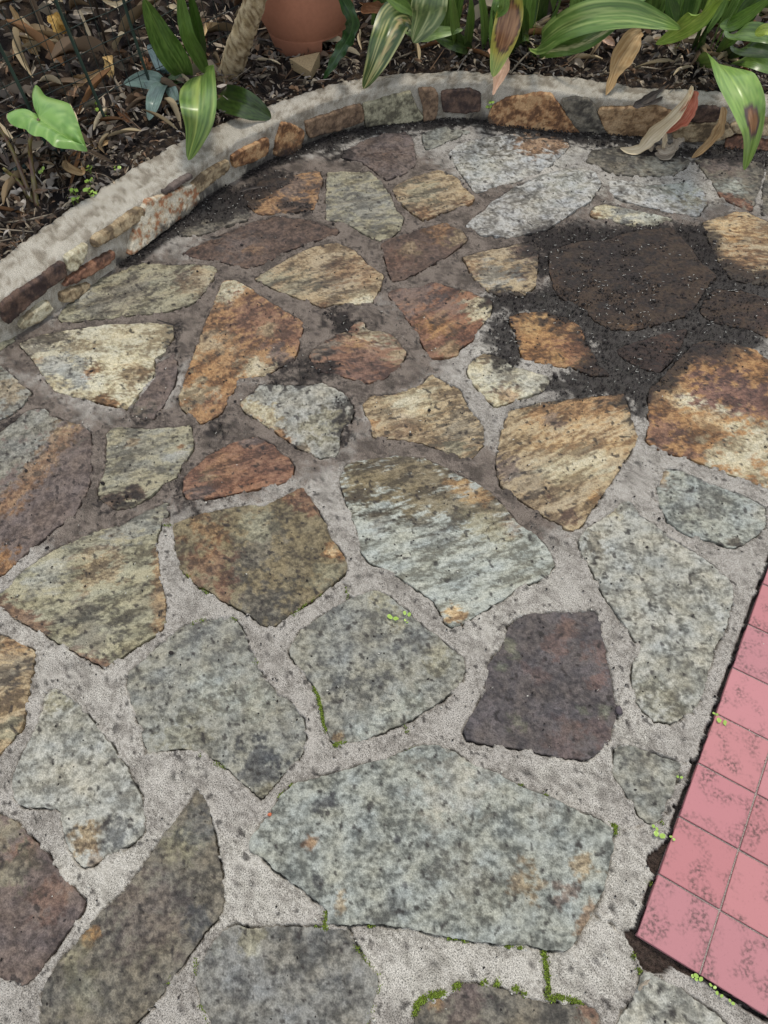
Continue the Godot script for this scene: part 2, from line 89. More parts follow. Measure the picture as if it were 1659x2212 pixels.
# spilt soil, films of washed-in soil and pale bare mortar: [from, to, radius, strength]
const SOIL_SPILLS := [[624,-1458,643,-1418,61,1.00],[692,-1278,742,-1262,53,1.00],[837,-1372,800,-1318,45,0.95],[555,-1841,985,-1820,96,1.00],[963,-1653,1149,-1609,86,0.80],[364,-1602,533,-1574,58,1.00],[853,-1427,1010,-1415,76,0.85],[631,-1241,631,-1241,48,0.90],[650,-1679,983,-1637,140,1.00],[1112,-1500,1176,-1495,103,0.70],[607,-1766,944,-1761,127,1.00],[556,-1572,924,-1515,110,1.00],[727,-1386,597,-1309,74,1.00],[359,-1499,351,-1370,46,1.00],[691,-1237,675,-1203,38,0.90],[663,-1155,663,-1155,33,0.60],[1001,-1536,1121,-1527,78,0.75],[480,-1276,616,-1254,44,0.95],[880,-1361,946,-1356,45,0.55],[604,-1238,473,-1236,29,0.60],[533,-1867,658,-1922,34,0.70],[987,-1828,987,-1828,45,0.80],[534,-1215,358,-1199,21,0.45],[1061,-1348,1061,-1348,30,0.40],[446,-1803,446,-1803,22,0.60],[-410,-2323,-182,-2453,51,1.00],[-182,-2453,10,-2519,42,1.00],[10,-2529,238,-2528,36,1.00],[239,-2539,444,-2541,30,1.00],[-134,-2438,-65,-2370,45,0.70],[459,-2496,753,-2414,39,1.00],[772,-2391,960,-2352,41,1.00],[951,-2312,1220,-2257,41,1.00],[1220,-2257,1353,-2215,56,0.90],[-698,-1916,-645,-2002,35,0.80],[-645,-2002,-489,-2191,51,1.00],[-497,-2155,-385,-2136,42,1.00],[-572,-2073,-462,-2055,36,0.80],[-466,-2113,-302,-2255,61,1.00],[-774,-1867,-718,-1878,26,0.90],[-108,-1576,-80,-1526,39,0.90],[-164,-1384,-132,-1369,37,0.95],[26,-1552,26,-1552,26,0.70],[-265,-1386,-205,-1394,30,0.70],[-272,-1337,-164,-1323,20,0.70],[-565,-1571,-554,-1471,15,0.80],[256,-1653,256,-1653,27,0.60],[-670,-977,-593,-976,22,0.75],[-512,-1015,-491,-970,14,0.85],[-421,-1204,-404,-1159,24,0.80],[-647,-1237,-597,-1225,17,0.70],[-988,-1222,-952,-1253,17,0.70],[-84,-1254,-87,-1126,21,0.75],[-400,-2147,-376,-2109,36,0.70],[-261,-2116,-190,-2083,27,0.80],[-490,-965,-361,-966,9,0.60],[-98,-1610,-98,-1610,16,0.60]]
const SOIL_FILM := [[-281,-1881,396,-1903,286,0.74],[-657,-1684,-35,-1431,220,0.68],[-661,-1076,-215,-1206,196,0.57],[-953,-1259,-678,-929,138,0.54],[38,-1080,335,-910,116,0.54],[603,-1969,1094,-1843,201,0.34],[100,-2199,-291,-2188,184,0.81],[-963,-1502,-740,-1585,105,0.54]]
const BARE_MORTAR := [[573,-2109,1073,-2037,89,0.75],[726,-2334,584,-2173,37,0.70],[-576,-149,-253,-133,108,0.60],[7,-7,220,27,92,0.70],[-737,-636,-449,-342,113,0.30],[394,-127,337,-3,80,0.60],[225,-598,333,-658,87,0.35],[335,-285,454,-389,89,0.40],[1094,-2017,1054,-1972,53,0.60],[-329,-1806,-329,-1806,34,0.60],[335,-1435,299,-1406,30,0.70],[-468,-1668,-468,-1668,22,0.50]]
const MOSS_LINES := [[-140,-78,-134,-83,-143,-55],[-159,-56,-137,-56],[-72,-57,-42,-56],[70,-33,99,-27],[166,-16,193,-13],[186,-35,169,-19],[4,74,10,58,19,51,53,47,70,40,84,34],[7,63,30,48,55,46],[117,35,148,37],[169,45,184,48],[228,-5,229,13,228,29,227,50,219,64],[214,61,236,62],[236,58,278,69],[173,45,200,61],[377,7,380,18,382,33],[385,-197,391,-188,386,-171],[172,-18,187,-35],[-166,-490,-153,-463,-148,-436,-139,-395],[-123,-365,-100,-370],[17,-345,37,-352],[-226,-273,-217,-283,-203,-295],[-190,-666,-168,-683,-146,-696],[-211,-647,-193,-662],[-430,-641,-398,-649],[-386,-360,-335,-334],[-288,-546,-282,-542],[-407,12,-398,0,-395,-4],[-360,-22,-361,2],[-348,44,-330,65],[-89,-28,-72,-6,-51,21],[-51,30,-70,77],[225,-272,237,-270],[272,-252,281,-249],[-94,-709,-89,-682],[17,-397,22,-383],[430,-104,432,-94],[470,-192,480,-195],[-344,-651,-332,-643],[-522,-896,-503,-895],[-462,-768,-400,-710]]
const CRACK_LINES := [[-96,-717,-85,-680],[17,-398,26,-370,37,-357],[394,-186,413,-184,432,-186,450,-193],[328,-55,346,-42,368,-26],[568,-297,555,-301,538,-286,519,-260,501,-234],[665,-976,657,-927,643,-890],[272,-2,278,10],[229,-6,228,27,219,65],[327,97,357,72,379,45,387,30],[-76,-858,-68,-844],[-518,-959,-510,-928,-514,-896],[489,-209,497,-226,508,-222]]
const SOIL_POCKETS := [[481,-157,464,-135,450,-113,439,-109,434,-125,439,-141,460,-154,481,-163],[368,-26,389,-31,390,-19,411,-6,436,9,479,40,468,45,437,26,422,38,402,30,389,30,384,13,375,-7]]
# leaves: look, width, midrib points (mm)
const LEAVES := {
	"clump_a":[
		["green",92,[-616,130,-2686,-620,190,-2648,-641,270,-2625,-651,360,-2590,-659,430,-2568]],
		["green2",57,[-544,130,-2707,-550,220,-2656,-550,320,-2581,-536,410,-2524,-520,480,-2480]],
		["dkgreen",45,[-560,130,-2744,-530,260,-2647,-512,370,-2573,-498,470,-2503]],
		["stripe1",119,[-540,150,-2643,-532,200,-2562,-507,260,-2364,-493,270,-2216,-512,215,-2188,-562,125,-2189]],
		["dkgreen2",91,[-491,125,-2587,-465,150,-2503,-395,175,-2416,-344,150,-2412,-306,122,-2416]]],
	"clump_b":[
		["stripe2",111,[197,200,-2821,176,270,-2732,131,285,-2689,93,265,-2600,52,200,-2565,9,120,-2575]],
		["stripe3",118,[266,400,-2661,242,360,-2623,227,310,-2618,186,240,-2615]],
		["ltgreen",48,[161,200,-2819,217,230,-2694,270,250,-2654,359,250,-2664]],
		["green",61,[72,450,-2485,122,380,-2582,165,320,-2678,197,270,-2748]],
		["green2",42,[365,100,-2803,323,280,-2631,287,440,-2484]],
		["green",53,[403,100,-2836,374,280,-2661,347,440,-2477]],
		["green2",48,[465,100,-2842,424,280,-2655,382,420,-2524]],
		["dkgreen2",64,[416,120,-2803,334,200,-2695,256,235,-2678]],
		["dkgreen",35,[370,100,-2790,358,170,-2736,339,250,-2664]],
		["dkgreen",41,[491,100,-2801,485,200,-2738,447,320,-2627]],
		["dkgreen",52,[558,100,-2794,549,200,-2695,536,300,-2618]],
		["green2",36,[447,440,-2487,459,380,-2502,442,330,-2557]]],
	"burnt_leaf":[
		["burnt",89,[486,430,-2520,491,360,-2547,478,300,-2521,462,235,-2512,444,180,-2485]],
		["drypink",71,[451,200,-2635,478,190,-2574,473,165,-2537,450,120,-2486]]],
	"long_leaf":[
		["long",92,[624,115,-2760,625,210,-2623,660,310,-2505,733,370,-2432,841,370,-2431,941,340,-2446,1035,300,-2477]],
		["cream_mid",62,[631,115,-2768,667,160,-2687,730,220,-2583,797,265,-2548,853,310,-2528]],
		["dkgreen",47,[664,130,-2815,649,280,-2629,622,440,-2432]],
		["yellowgreen",18,[641,130,-2843,603,280,-2658,566,420,-2490]],
		["dkgreen",48,[603,120,-2807,570,250,-2673,536,340,-2603]],
		["green",35,[628,130,-2819,588,190,-2731,562,170,-2737]]],
	"clump_c":[
		["bright",68,[1062,520,-2245,1056,450,-2321,1057,345,-2438,1037,265,-2521,1014,200,-2605]],
		["green2",36,[1250,110,-2696,1187,250,-2555,1130,380,-2422,1090,460,-2334]],
		["ltgreen",28,[1259,110,-2689,1191,270,-2520,1143,400,-2382,1109,470,-2306]],
		["dkgreen",65,[1211,110,-2688,1167,210,-2614,1136,320,-2499]],
		["green",66,[1256,140,-2654,1217,250,-2517,1224,300,-2430,1264,320,-2358,1330,290,-2360]],
		["dkgreen2",75,[1281,130,-2637,1267,220,-2500,1292,250,-2431,1357,240,-2403]],
		["green2",52,[1288,130,-2584,1300,190,-2478,1346,190,-2435,1415,160,-2435]],
		["green2",43,[1151,310,-2465,1185,320,-2449,1208,370,-2404,1221,440,-2337]],
		["dkgreen",53,[1036,290,-2525,998,340,-2513,961,400,-2493]],
		["yellowgreen",15,[1134,100,-2724,1112,190,-2636,1101,260,-2577]],
		["drycream",29,[1171,160,-2721,1196,180,-2709,1220,200,-2705]],
		["burnt2",109,[1185,120,-2617,1128,250,-2358,1098,300,-2162,1122,270,-2051,1163,195,-2040,1205,60,-2073]],
		["yellowgreen",33,[1208,340,-2335,1230,360,-2307,1263,350,-2274]],
		["dkgreen",47,[1194,110,-2702,1143,240,-2595,1094,360,-2475,1071,430,-2414]]],
	"dry_a":[
		["drytan",70,[947,250,-2583,917,240,-2563,875,200,-2520,855,160,-2495,828,120,-2446]]],
	"dry_b":[
		["drycream",50,[1087,170,-2381,1047,165,-2307,1009,125,-2281,967,60,-2297,937,20,-2292,903,12,-2292,875,10,-2315]],
		["drypinkred",47,[1087,165,-2359,1064,145,-2298,1040,100,-2294,1009,60,-2308]]],
	"dry_c":[
		["drytan2",42,[1193,120,-2337,1182,90,-2292,1158,45,-2270,1099,6,-2239]]],
	"frond":[
		["drydark",31,[902,121,-2365,949,130,-2385,1036,128,-2470]],
		["drydark",14,[929,121,-2362,976,127,-2377,1014,123,-2413]]],
	"crumple":[
		["drygrey",34,[976,8,-2286,970,30,-2309,990,50,-2323,1013,60,-2313]],
		["drygrey",34,[985,8,-2276,1012,12,-2252,1045,30,-2272,1037,50,-2288]],
		["drycream",20,[1011,10,-2270,1006,45,-2280,1013,60,-2313]],
		["drygrey",25,[1042,20,-2290,1056,40,-2284,1090,30,-2313]],
		["drygrey",39,[999,10,-2311,1018,30,-2255,1060,25,-2299]]],
	"fishbone":[
		["wavy",48,[-51,420,-2577,-45,380,-2620,-19,330,-2622,-20,280,-2636,-45,230,-2659,-77,190,-2658,-107,150,-2653,-132,115,-2661]]],
	"seedling":[
		["bluegreen",60,[-684,150,-2624,-704,165,-2609,-752,175,-2603,-818,165,-2608]],
		["bluegreen",56,[-683,150,-2619,-689,165,-2562,-697,165,-2466,-718,130,-2428]],
		["bluegreen",40,[-676,150,-2635,-654,155,-2578,-636,150,-2531,-625,135,-2511]],
		["bluedark",56,[-684,160,-2672,-684,180,-2676,-712,190,-2739,-749,200,-2793]],
		["dkgreen",35,[-674,140,-2643,-643,150,-2654,-616,140,-2649]]],
}
const ARUM_BLADE := [-805,255,-2037,-830,259,-2107,-858,262,-2184,-891,267,-2262,-914,272,-2284,-935,277,-2296,-955,282,-2303,-975,287,-2310,-996,291,-2344,-1009,294,-2351,-1008,296,-2305,-1000,296,-2266,-985,295,-2219,-961,291,-2169,-979,296,-2181,-993,299,-2184,-1012,304,-2193,-1028,309,-2186,-1040,314,-2162,-1038,315,-2137,-1024,313,-2113,-1005,308,-2103,-982,302,-2098,-967,299,-2076,-946,294,-2058,-926,288,-2056,-905,283,-2037,-888,280,-2020,-868,273,-2026,-848,267,-2037,-827,261,-2037]
const ARUM_STALKS := [[-1021,100,-2025,-1017,150,-2068,-1008,210,-2101,-982,270,-2102,-949,305,-2140],[-1036,100,-2043,-1048,150,-2080,-1059,230,-2116,-1075,300,-2137],[-1041,100,-2052,-1069,150,-2082,-1089,200,-2073]]
const DEBRIS := [
	["dry_sheath","broad tan dead sheath leaning inside the wire fence",["drytan",37,[-1175,340,-2807,-1162,280,-2803,-1148,210,-2780,-1124,140,-2731]]],
	["dry_sheath","narrow cream split sheath below the broad tan one",["drycream",14,[-1203,240,-2809,-1175,180,-2788,-1134,130,-2749]]],
	["dry_sheath","flat brown sheath lying behind the arum leaf",["drytan2",35,[-1259,170,-2623,-1197,160,-2608,-1138,150,-2622]]],
	["dry_sheath","wide ribbed brown sheath between two green stakes",["drytan2",36,[-1043,130,-2680,-968,160,-2657,-893,190,-2655]]],
	["dry_sheath","pale flaky sheath against the broad tan one",["drycream",41,[-1162,300,-2817,-1133,260,-2786,-1131,200,-2788]]],
	["dry_leaf","golden curled dry leaf standing upright in the litter",["drygold",44,[-882,190,-2752,-881,170,-2718,-886,135,-2705]]],
	["dry_leaf","shaggy golden dry leaf caught on the fence wires",["drygold2",52,[-1048,300,-2822,-1037,280,-2801,-1029,240,-2820]]],
	["dry_leaf","brown curled dead leaf beside the blue-grey seedling",["drybrown",41,[-759,190,-2733,-751,170,-2716,-745,150,-2711]]],
	["dry_sheath","pale dry sheath lying across at the fence top",["drycream",23,[-847,360,-2755,-813,330,-2788,-758,360,-2756]]],
	["dry_leaf","dull brown broad dead leaf on the soil below the seedling",["drybrown",34,[-857,120,-2569,-813,125,-2480,-774,120,-2434]]],
	["dry_leaf","curled dead frond beside the arum stalks",["drytan2",23,[-973,120,-2266,-920,160,-2131,-880,140,-2128,-909,125,-2223]]],
	["dry_leaf","tan folded dead leaf on the soil near the wall",["drytan",19,[-902,115,-2316,-858,125,-2304,-837,120,-2335]]],
	["dry_sheath","grey-brown dead strap behind the fence wires",["drygrey",24,[-993,280,-2857,-969,270,-2898,-941,260,-2919]]],
	["dry_sheath","thin pale dead strap standing behind the stakes",["drycream",16,[-959,300,-2842,-954,250,-2837,-948,200,-2828]]],
	["dry_leaf","red-brown dead leaf beside the terracotta pot",["drybrown",41,[16,250,-2849,68,270,-2806,121,260,-2837]]],
	["dry_leaf","pinkish dead leaf under the long arching leaf",["drypink",33,[878,130,-2816,891,150,-2757,926,130,-2761]]],
	["dry_leaf","silvery dead leaf below the bright green leaf",["drygrey",29,[1102,130,-2741,1102,150,-2673,1133,120,-2687]]],
	["dry_leaf","grey broad dead leaf on the soil behind the wall",["drygrey",26,[748,120,-2670,762,140,-2638,785,120,-2643]]],
]
const STICKS := [
	["long pale stick on the soil above the wall",["paledry",7,[-1120,115,-1929,-1022,120,-1930,-950,120,-1953]]],
	["short pale stick pointing at the wall",["paledry",7,[-1079,115,-1914,-1049,120,-1849,-1011,115,-1792]]],
	["thick dry stem lying below the golden leaf",["paledry",10,[-862,150,-2666,-816,125,-2577,-762,115,-2457]]],
	["dark brown stake standing behind the wire fence",["darkstick",10,[-863,380,-2731,-891,280,-2808,-924,150,-2886]]],
	["thin grey twig leaning beside the tree stem",["paledry",5,[-526,120,-2785,-487,160,-2792,-454,200,-2821]]],
	["short grey twig at the foot of the tree stem",["paledry",7,[-492,115,-2721,-481,117,-2658,-473,115,-2621]]],
	["pale curved stick on the soil behind the wall",["paledry",8,[822,115,-2591,900,125,-2585,997,125,-2600]]],
	["pair of grey stalks leaning from the long-leaved plant",["paledry",7,[528,120,-2624,558,140,-2648,612,170,-2683]]],
	["grey broken stalk in the middle of the striped clump",["paledry",7,[402,170,-2817,433,150,-2815,459,130,-2813]]],
	["thin brown stick behind the striped drooping leaf",["paledry",6,[109,120,-2764,170,125,-2783,227,130,-2815]]],
	["pale stick lying in front of the terracotta pot",["paledry",9,[-375,115,-2791,-338,120,-2789,-290,120,-2820]]],
	["thin twig at the edge of the wall coping",["paledry",4,[-876,115,-2168,-827,120,-2142,-780,117,-2102]]],
]
const WEEDS := [-920,-2543,-904,-2499,-881,-2465,-870,-2469,-869,-2155,-862,-2101,-860,-2057,-836,-2038,-782,-2156,-904,-2061,-888,-2017,-1021,-2160,-904,-2019]
const SPROUTS := [8,-629,10,38,-635,7,35,-616,4,638,-369,8,629,-383,3,461,-186,5,464,-171,8,486,-166,4,475,42,6,468,43,3,495,55,4,518,78,4,501,68,3,528,-270,3]
const TRUNK_LINE := [-484,88,-2740,-447,158,-2720,-406,235,-2700,-364,304,-2690,-325,374,-2680,-291,459,-2670,-259,555,-2660]
const FINDS := [443,-401,-244,-244]
const FLOOR_LEAVES := [
	["curled grey dead leaf in the soil gap below the pink tiles",["drygrey",10,[371,12,56,377,20,47,394,12,42]]],
	["thin dark dead leaf on the soil at the foot of the wall",["drydark",9,[-422,10,-2185,-385,16,-2191,-337,10,-2207]]],
	["small dark crumpled leaf beside the brown wedge-shaped stone",["drydark",11,[-499,10,-1955,-479,16,-1939,-460,10,-1954]]],
	["thin dark dead leaf on the joint above the cream stone",["drydark",7,[-623,8,-1593,-585,14,-1568,-542,8,-1555]]],
	["short dark dead strip across the joint beside the cream stone",["drydark",8,[-570,12,-1559,-552,18,-1561,-546,12,-1576]]],
]
const WALL_WEEDS := [460,55,-2551,451,40,-2549]
const STONE_CRACKS := [[47,262,-203,232,-135],[47,232,-135,208,-79],[47,208,-79,180,-28],[21,-722,-1577,-714,-1444],[41,49,-480,84,-492],[41,84,-492,99,-498],[38,-84,-845,-14,-850],[38,-14,-850,64,-854],[37,298,-1046,336,-1139],[0,68,-2418,61,-2338],[36,742,-1262,794,-1212],[42,-498,-418,-518,-416],[46,-511,-114,-449,-90],[46,-449,-90,-405,-91],[52,666,-576,698,-551]]

# looks of stone: [main, second, flecks] as sRGB
const LOOKS := {
	"grey": [[130,128,116],[153,151,139],[93,91,84]], "mgrey": [[122,121,113],[140,139,131],[92,91,87]], "dgrey": [[90,90,88],[110,110,107],[68,68,68]],
	"dgrey2": [[114,111,104],[140,137,129],[78,76,72]], "bluegrey": [[132,134,124],[162,164,153],[88,89,83]], "pale": [[154,152,140],[176,173,161],[116,113,103]],
	"blue": [[148,151,140],[174,176,164],[106,105,94]], "olive": [[136,130,104],[164,157,128],[92,86,70]], "brownolive": [[108,96,72],[136,122,92],[76,67,54]],
	"tan": [[148,124,88],[180,158,120],[98,80,60]], "gold": [[164,120,62],[188,150,90],[106,78,50]], "gold2": [[180,146,96],[202,175,130],[124,92,60]], "gold3": [[160,126,86],[178,146,106],[116,88,60]],
	"rust": [[140,97,55],[174,130,76],[88,63,43]], "rust2": [[162,112,64],[194,150,98],[98,66,44]], "red": [[124,82,60],[150,106,76],[84,59,48]], "redpurple": [[110,78,66],[136,98,82],[78,59,54]],
	"purple": [[102,88,82],[120,104,96],[78,67,63]], "maroon": [[82,63,54],[104,80,67],[58,47,43]], "dark": [[96,90,80],[126,118,103],[68,64,58]], "plum": [[86,79,78],[102,93,91],[67,62,63]],
	"redplum": [[112,88,80],[126,100,91],[90,74,70]], "dgreen": [[112,111,94],[130,128,110],[86,84,74]], "cream": [[178,167,134],[200,191,162],[132,116,88]], "brown": [[118,93,70],[140,112,86],[86,67,53]],
	"orangewhite": [[190,172,142],[210,200,178],[160,100,56]],
	"mortar": [[163,156,147],[180,173,164],[132,125,117]], "bare": [[188,182,170],[204,198,187],[156,150,139]], "film": [[110,97,88],[128,114,103],[82,72,65]], "chalk": [[150,147,140],[186,184,178],[98,94,88]], "wall_mortar": [[174,165,149],[192,184,169],[138,127,110]],
}
const SOIL_SRGB := [45, 41, 40]

var looks := {}
var soil_dark: Vector3
var n_mid: FastNoiseLite
var n_fine: FastNoiseLite
var n_fleck: FastNoiseLite
var n_edge: FastNoiseLite
var n_low: FastNoiseLite
var n_spot: FastNoiseLite
var rng := RandomNumberGenerator.new()
var grid_soil := PackedFloat32Array()
var grid_film := PackedFloat32Array()
var grid_bare := PackedFloat32Array()
const GX0 := -2.2
const GZ0 := -3.4
const GS := 0.02
const GW := 240
const GH := 200
var mat := {}
var leaf_mats := {}

func lin(c) -> Vector3:
	var k := Color(c[0] / 255.0, c[1] / 255.0, c[2] / 255.0).srgb_to_linear()
	return Vector3(k.r, k.g, k.b)

func dull(c: Vector3, k: String) -> Vector3:
	var g := c.dot(Vector3(.3, .6, .1))
	return c.lerp(Vector3(g * 1.03, g, g * .94), .2 if k in ["rust", "red", "gold", "gold2", "tan", "redpurple", "rust2", "blue", "bluegrey"] else .16)

func noise(s: int, f: float, o: int) -> FastNoiseLite:
	var n := FastNoiseLite.new()
	n.seed = s
	n.noise_type = FastNoiseLite.TYPE_SIMPLEX_SMOOTH
	n.frequency = f
	n.fractal_type = FastNoiseLite.FRACTAL_FBM
	n.fractal_octaves = o
	return n

func tag(o: Node, label: String, category: String, group := "", kind := "") -> void:
	o.set_meta("label", label)
	if category: o.set_meta("category", category)
	if group: o.set_meta("group", group)
	if kind: o.set_meta("kind", kind)

func thing(called: String, at: Vector3, label: String, category: String, group := "") -> Node3D:
	var o := Node3D.new()
	o.name = numbered(called)
	add_child(o)
	o.position = at
	tag(o, label, category, group)
	return o

var taken := {}
func numbered(called: String) -> String:
	taken[called] = taken.get(called, 0) + 1
	return called if taken[called] == 1 else "%s_%03d" % [called, taken[called] - 1]

func put(mesh: Mesh, called: String, m: Material, parent: Node) -> MeshInstance3D:
	var o := MeshInstance3D.new()
	o.mesh = mesh
	o.name = numbered(called) if parent == self else called
	o.material_override = m
	parent.add_child(o, true)
	return o

func with_normals(v: PackedVector3Array, ix: PackedInt32Array, c = null) -> ArrayMesh:
	var nr := PackedVector3Array()
	nr.resize(v.size())
	for i in range(0, ix.size(), 3):
		var a := v[ix[i]]
		var f := (v[ix[i + 2]] - a).cross(v[ix[i + 1]] - a)
		nr[ix[i]] += f
		nr[ix[i + 1]] += f
		nr[ix[i + 2]] += f
	for i in nr.size():
		nr[i] = nr[i].normalized() if nr[i].length_squared() > 1e-24 else Vector3.UP
	var ar := []
	ar.resize(Mesh.ARRAY_MAX)
	ar[Mesh.ARRAY_VERTEX] = v
	ar[Mesh.ARRAY_NORMAL] = nr
	ar[Mesh.ARRAY_INDEX] = ix
	if c != null: ar[Mesh.ARRAY_COLOR] = c
	var m := ArrayMesh.new()
	m.add_surface_from_arrays(Mesh.PRIMITIVE_TRIANGLES, ar)
	return m

func make_grid(caps: Array) -> PackedFloat32Array:
	var g := PackedFloat32Array()
	g.resize(GW * GH)
	for c in caps:
		var a := Vector2(c[0], c[1]) * .001
		var b := Vector2(c[2], c[3]) * .001
		var r: float = c[4] * .001
		var s: float = c[5]
		var x0 := maxi(0, int((minf(a.x, b.x) - r * 1.3 - GX0) / GS))
		var x1 := mini(GW - 1, int((maxf(a.x, b.x) + r * 1.3 - GX0) / GS) + 1)
		var z0 := maxi(0, int((minf(a.y, b.y) - r * 1.3 - GZ0) / GS))
		var z1 := mini(GH - 1, int((maxf(a.y, b.y) + r * 1.3 - GZ0) / GS) + 1)
		for iz in range(z0, z1 + 1):
			for ix in range(x0, x1 + 1):
				var p := Vector2(GX0 + ix * GS, GZ0 + iz * GS)
				var d := p.distance_to(Geometry2D.get_closest_point_to_segment(p, a, b)) / r
				var w := s * (1.0 - smoothstep(.45, 1.25, d))
				var k := iz * GW + ix
				g[k] = maxf(g[k], w)
	return g

func sample(g: PackedFloat32Array, x: float, z: float) -> float:
	var fx := clampf((x - GX0) / GS, 0, GW - 1.01)
	var fz := clampf((z - GZ0) / GS, 0, GH - 1.01)
	var ix := int(fx)
	var iz := int(fz)
	fx -= ix
	fz -= iz
	var k := iz * GW + ix
	return lerpf(lerpf(g[k], g[k + 1], fx), lerpf(g[k + GW], g[k + GW + 1], fx), fz)

func shade_of(p: Array, a: float, b: float, c: float) -> Vector3:   # main colour, paling to the second and darkening to the third
	var v := a + .42 * b - .55 * c
	if v > -.04: return p[0].lerp(p[1], smoothstep(-.04, .34, v))
	return p[0].lerp(p[2], smoothstep(.04, .4, -v))

func with_soil(col: Vector3, x: float, z: float, e: float, f: float) -> Vector3:
	var d := sample(grid_soil, x + .05 * e + .012 * f, z - .05 * e + .012 * f)
	if d > .02:
		col = col.lerp(soil_dark * (1.0 + .5 * f), smoothstep(.12, .72, d + .28 * e + .3 * f) * .9)
	return col

func soil_amount(x: float, z: float) -> float:
	return sample(grid_soil, x, z)

func texture_of(a: FastNoiseLite, b: FastNoiseLite, size: int, ka: float, kb: float, mid: float, pits := 0.0) -> ImageTexture:
	var ia := a.get_seamless_image(size, size).get_data()
	var ib := b.get_seamless_image(size, size).get_data()
	var o := PackedByteArray()
	o.resize(size * size)
	for i in o.size():
		var va := ia[i] - 128
		var v := mid + va * ka + (ib[i] - 128) * kb
		if pits > 0.0 and va < -52: v -= (-52 - va) * pits
		o[i] = clampi(int(v), 0, 255)
	return ImageTexture.create_from_image(Image.create_from_data(size, size, false, Image.FORMAT_L8, o))

func ground_material(tex: Texture2D, scale: float, bump: float, rough: float, spec := .35) -> StandardMaterial3D:
	var m := StandardMaterial3D.new()
	m.vertex_color_use_as_albedo = true
	m.albedo_texture = tex
	m.uv1_triplanar = true
	m.uv1_world_triplanar = true
	m.uv1_scale = Vector3.ONE * scale
	m.roughness = rough
	m.metallic_specular = spec
	m.heightmap_enabled = true
	m.heightmap_texture = tex
	m.heightmap_scale = bump
	return m

func plain(c, rough := .8, spec := .4) -> StandardMaterial3D:
	var m := StandardMaterial3D.new()
	m.albedo_color = Color(c[0] / 255.0, c[1] / 255.0, c[2] / 255.0)
	m.roughness = rough
	m.metallic_specular = spec
	return m

func outline(mm: Array, wob: float, step := .006) -> PackedVector2Array:
	# the traced corners, gently rounded, subdivided and roughened
	var p := PackedVector2Array()
	var n := mm.size() / 2
	for i in n:
		var a := Vector2(mm[i * 2], mm[i * 2 + 1]) * .001
		var b := Vector2(mm[(i * 2 + 2) % (n * 2)], mm[(i * 2 + 3) % (n * 2)]) * .001
		var l := a.distance_to(b)
		p.append(a.lerp(b, minf(.3, .0045 / maxf(l, .001))))
		p.append(a.lerp(b, 1.0 - minf(.3, .0045 / maxf(l, .001))))
	var q := PackedVector2Array()
	for i in p.size():
		var a := p[i]
		var b := p[(i + 1) % p.size()]
		var k := maxi(1, int(ceil(a.distance_to(b) / step)))
		for j in k:
			var t := a.lerp(b, float(j) / k)
			t.x += wob * (.8 * n_edge.get_noise_2d(t.x * 1.3, t.y * 1.3 + 7.0) + n_fine.get_noise_2d(t.x, t.y))
			t.y += wob * (.8 * n_edge.get_noise_2d(t.x * 1.3 + 31.0, t.y * 1.3) + n_fine.get_noise_2d(t.x + 9.0, t.y))
			q.append(t)
	return q

func crossings(q: PackedVector2Array, z: float) -> PackedFloat32Array:
	var r := PackedFloat32Array()
	var b := q[q.size() - 1]
	for a in q:
		if (a.y > z) != (b.y > z):
			r.append(a.x + (z - a.y) * (b.x - a.x) / (b.y - a.y))
		b = a
	r.sort()
	return r

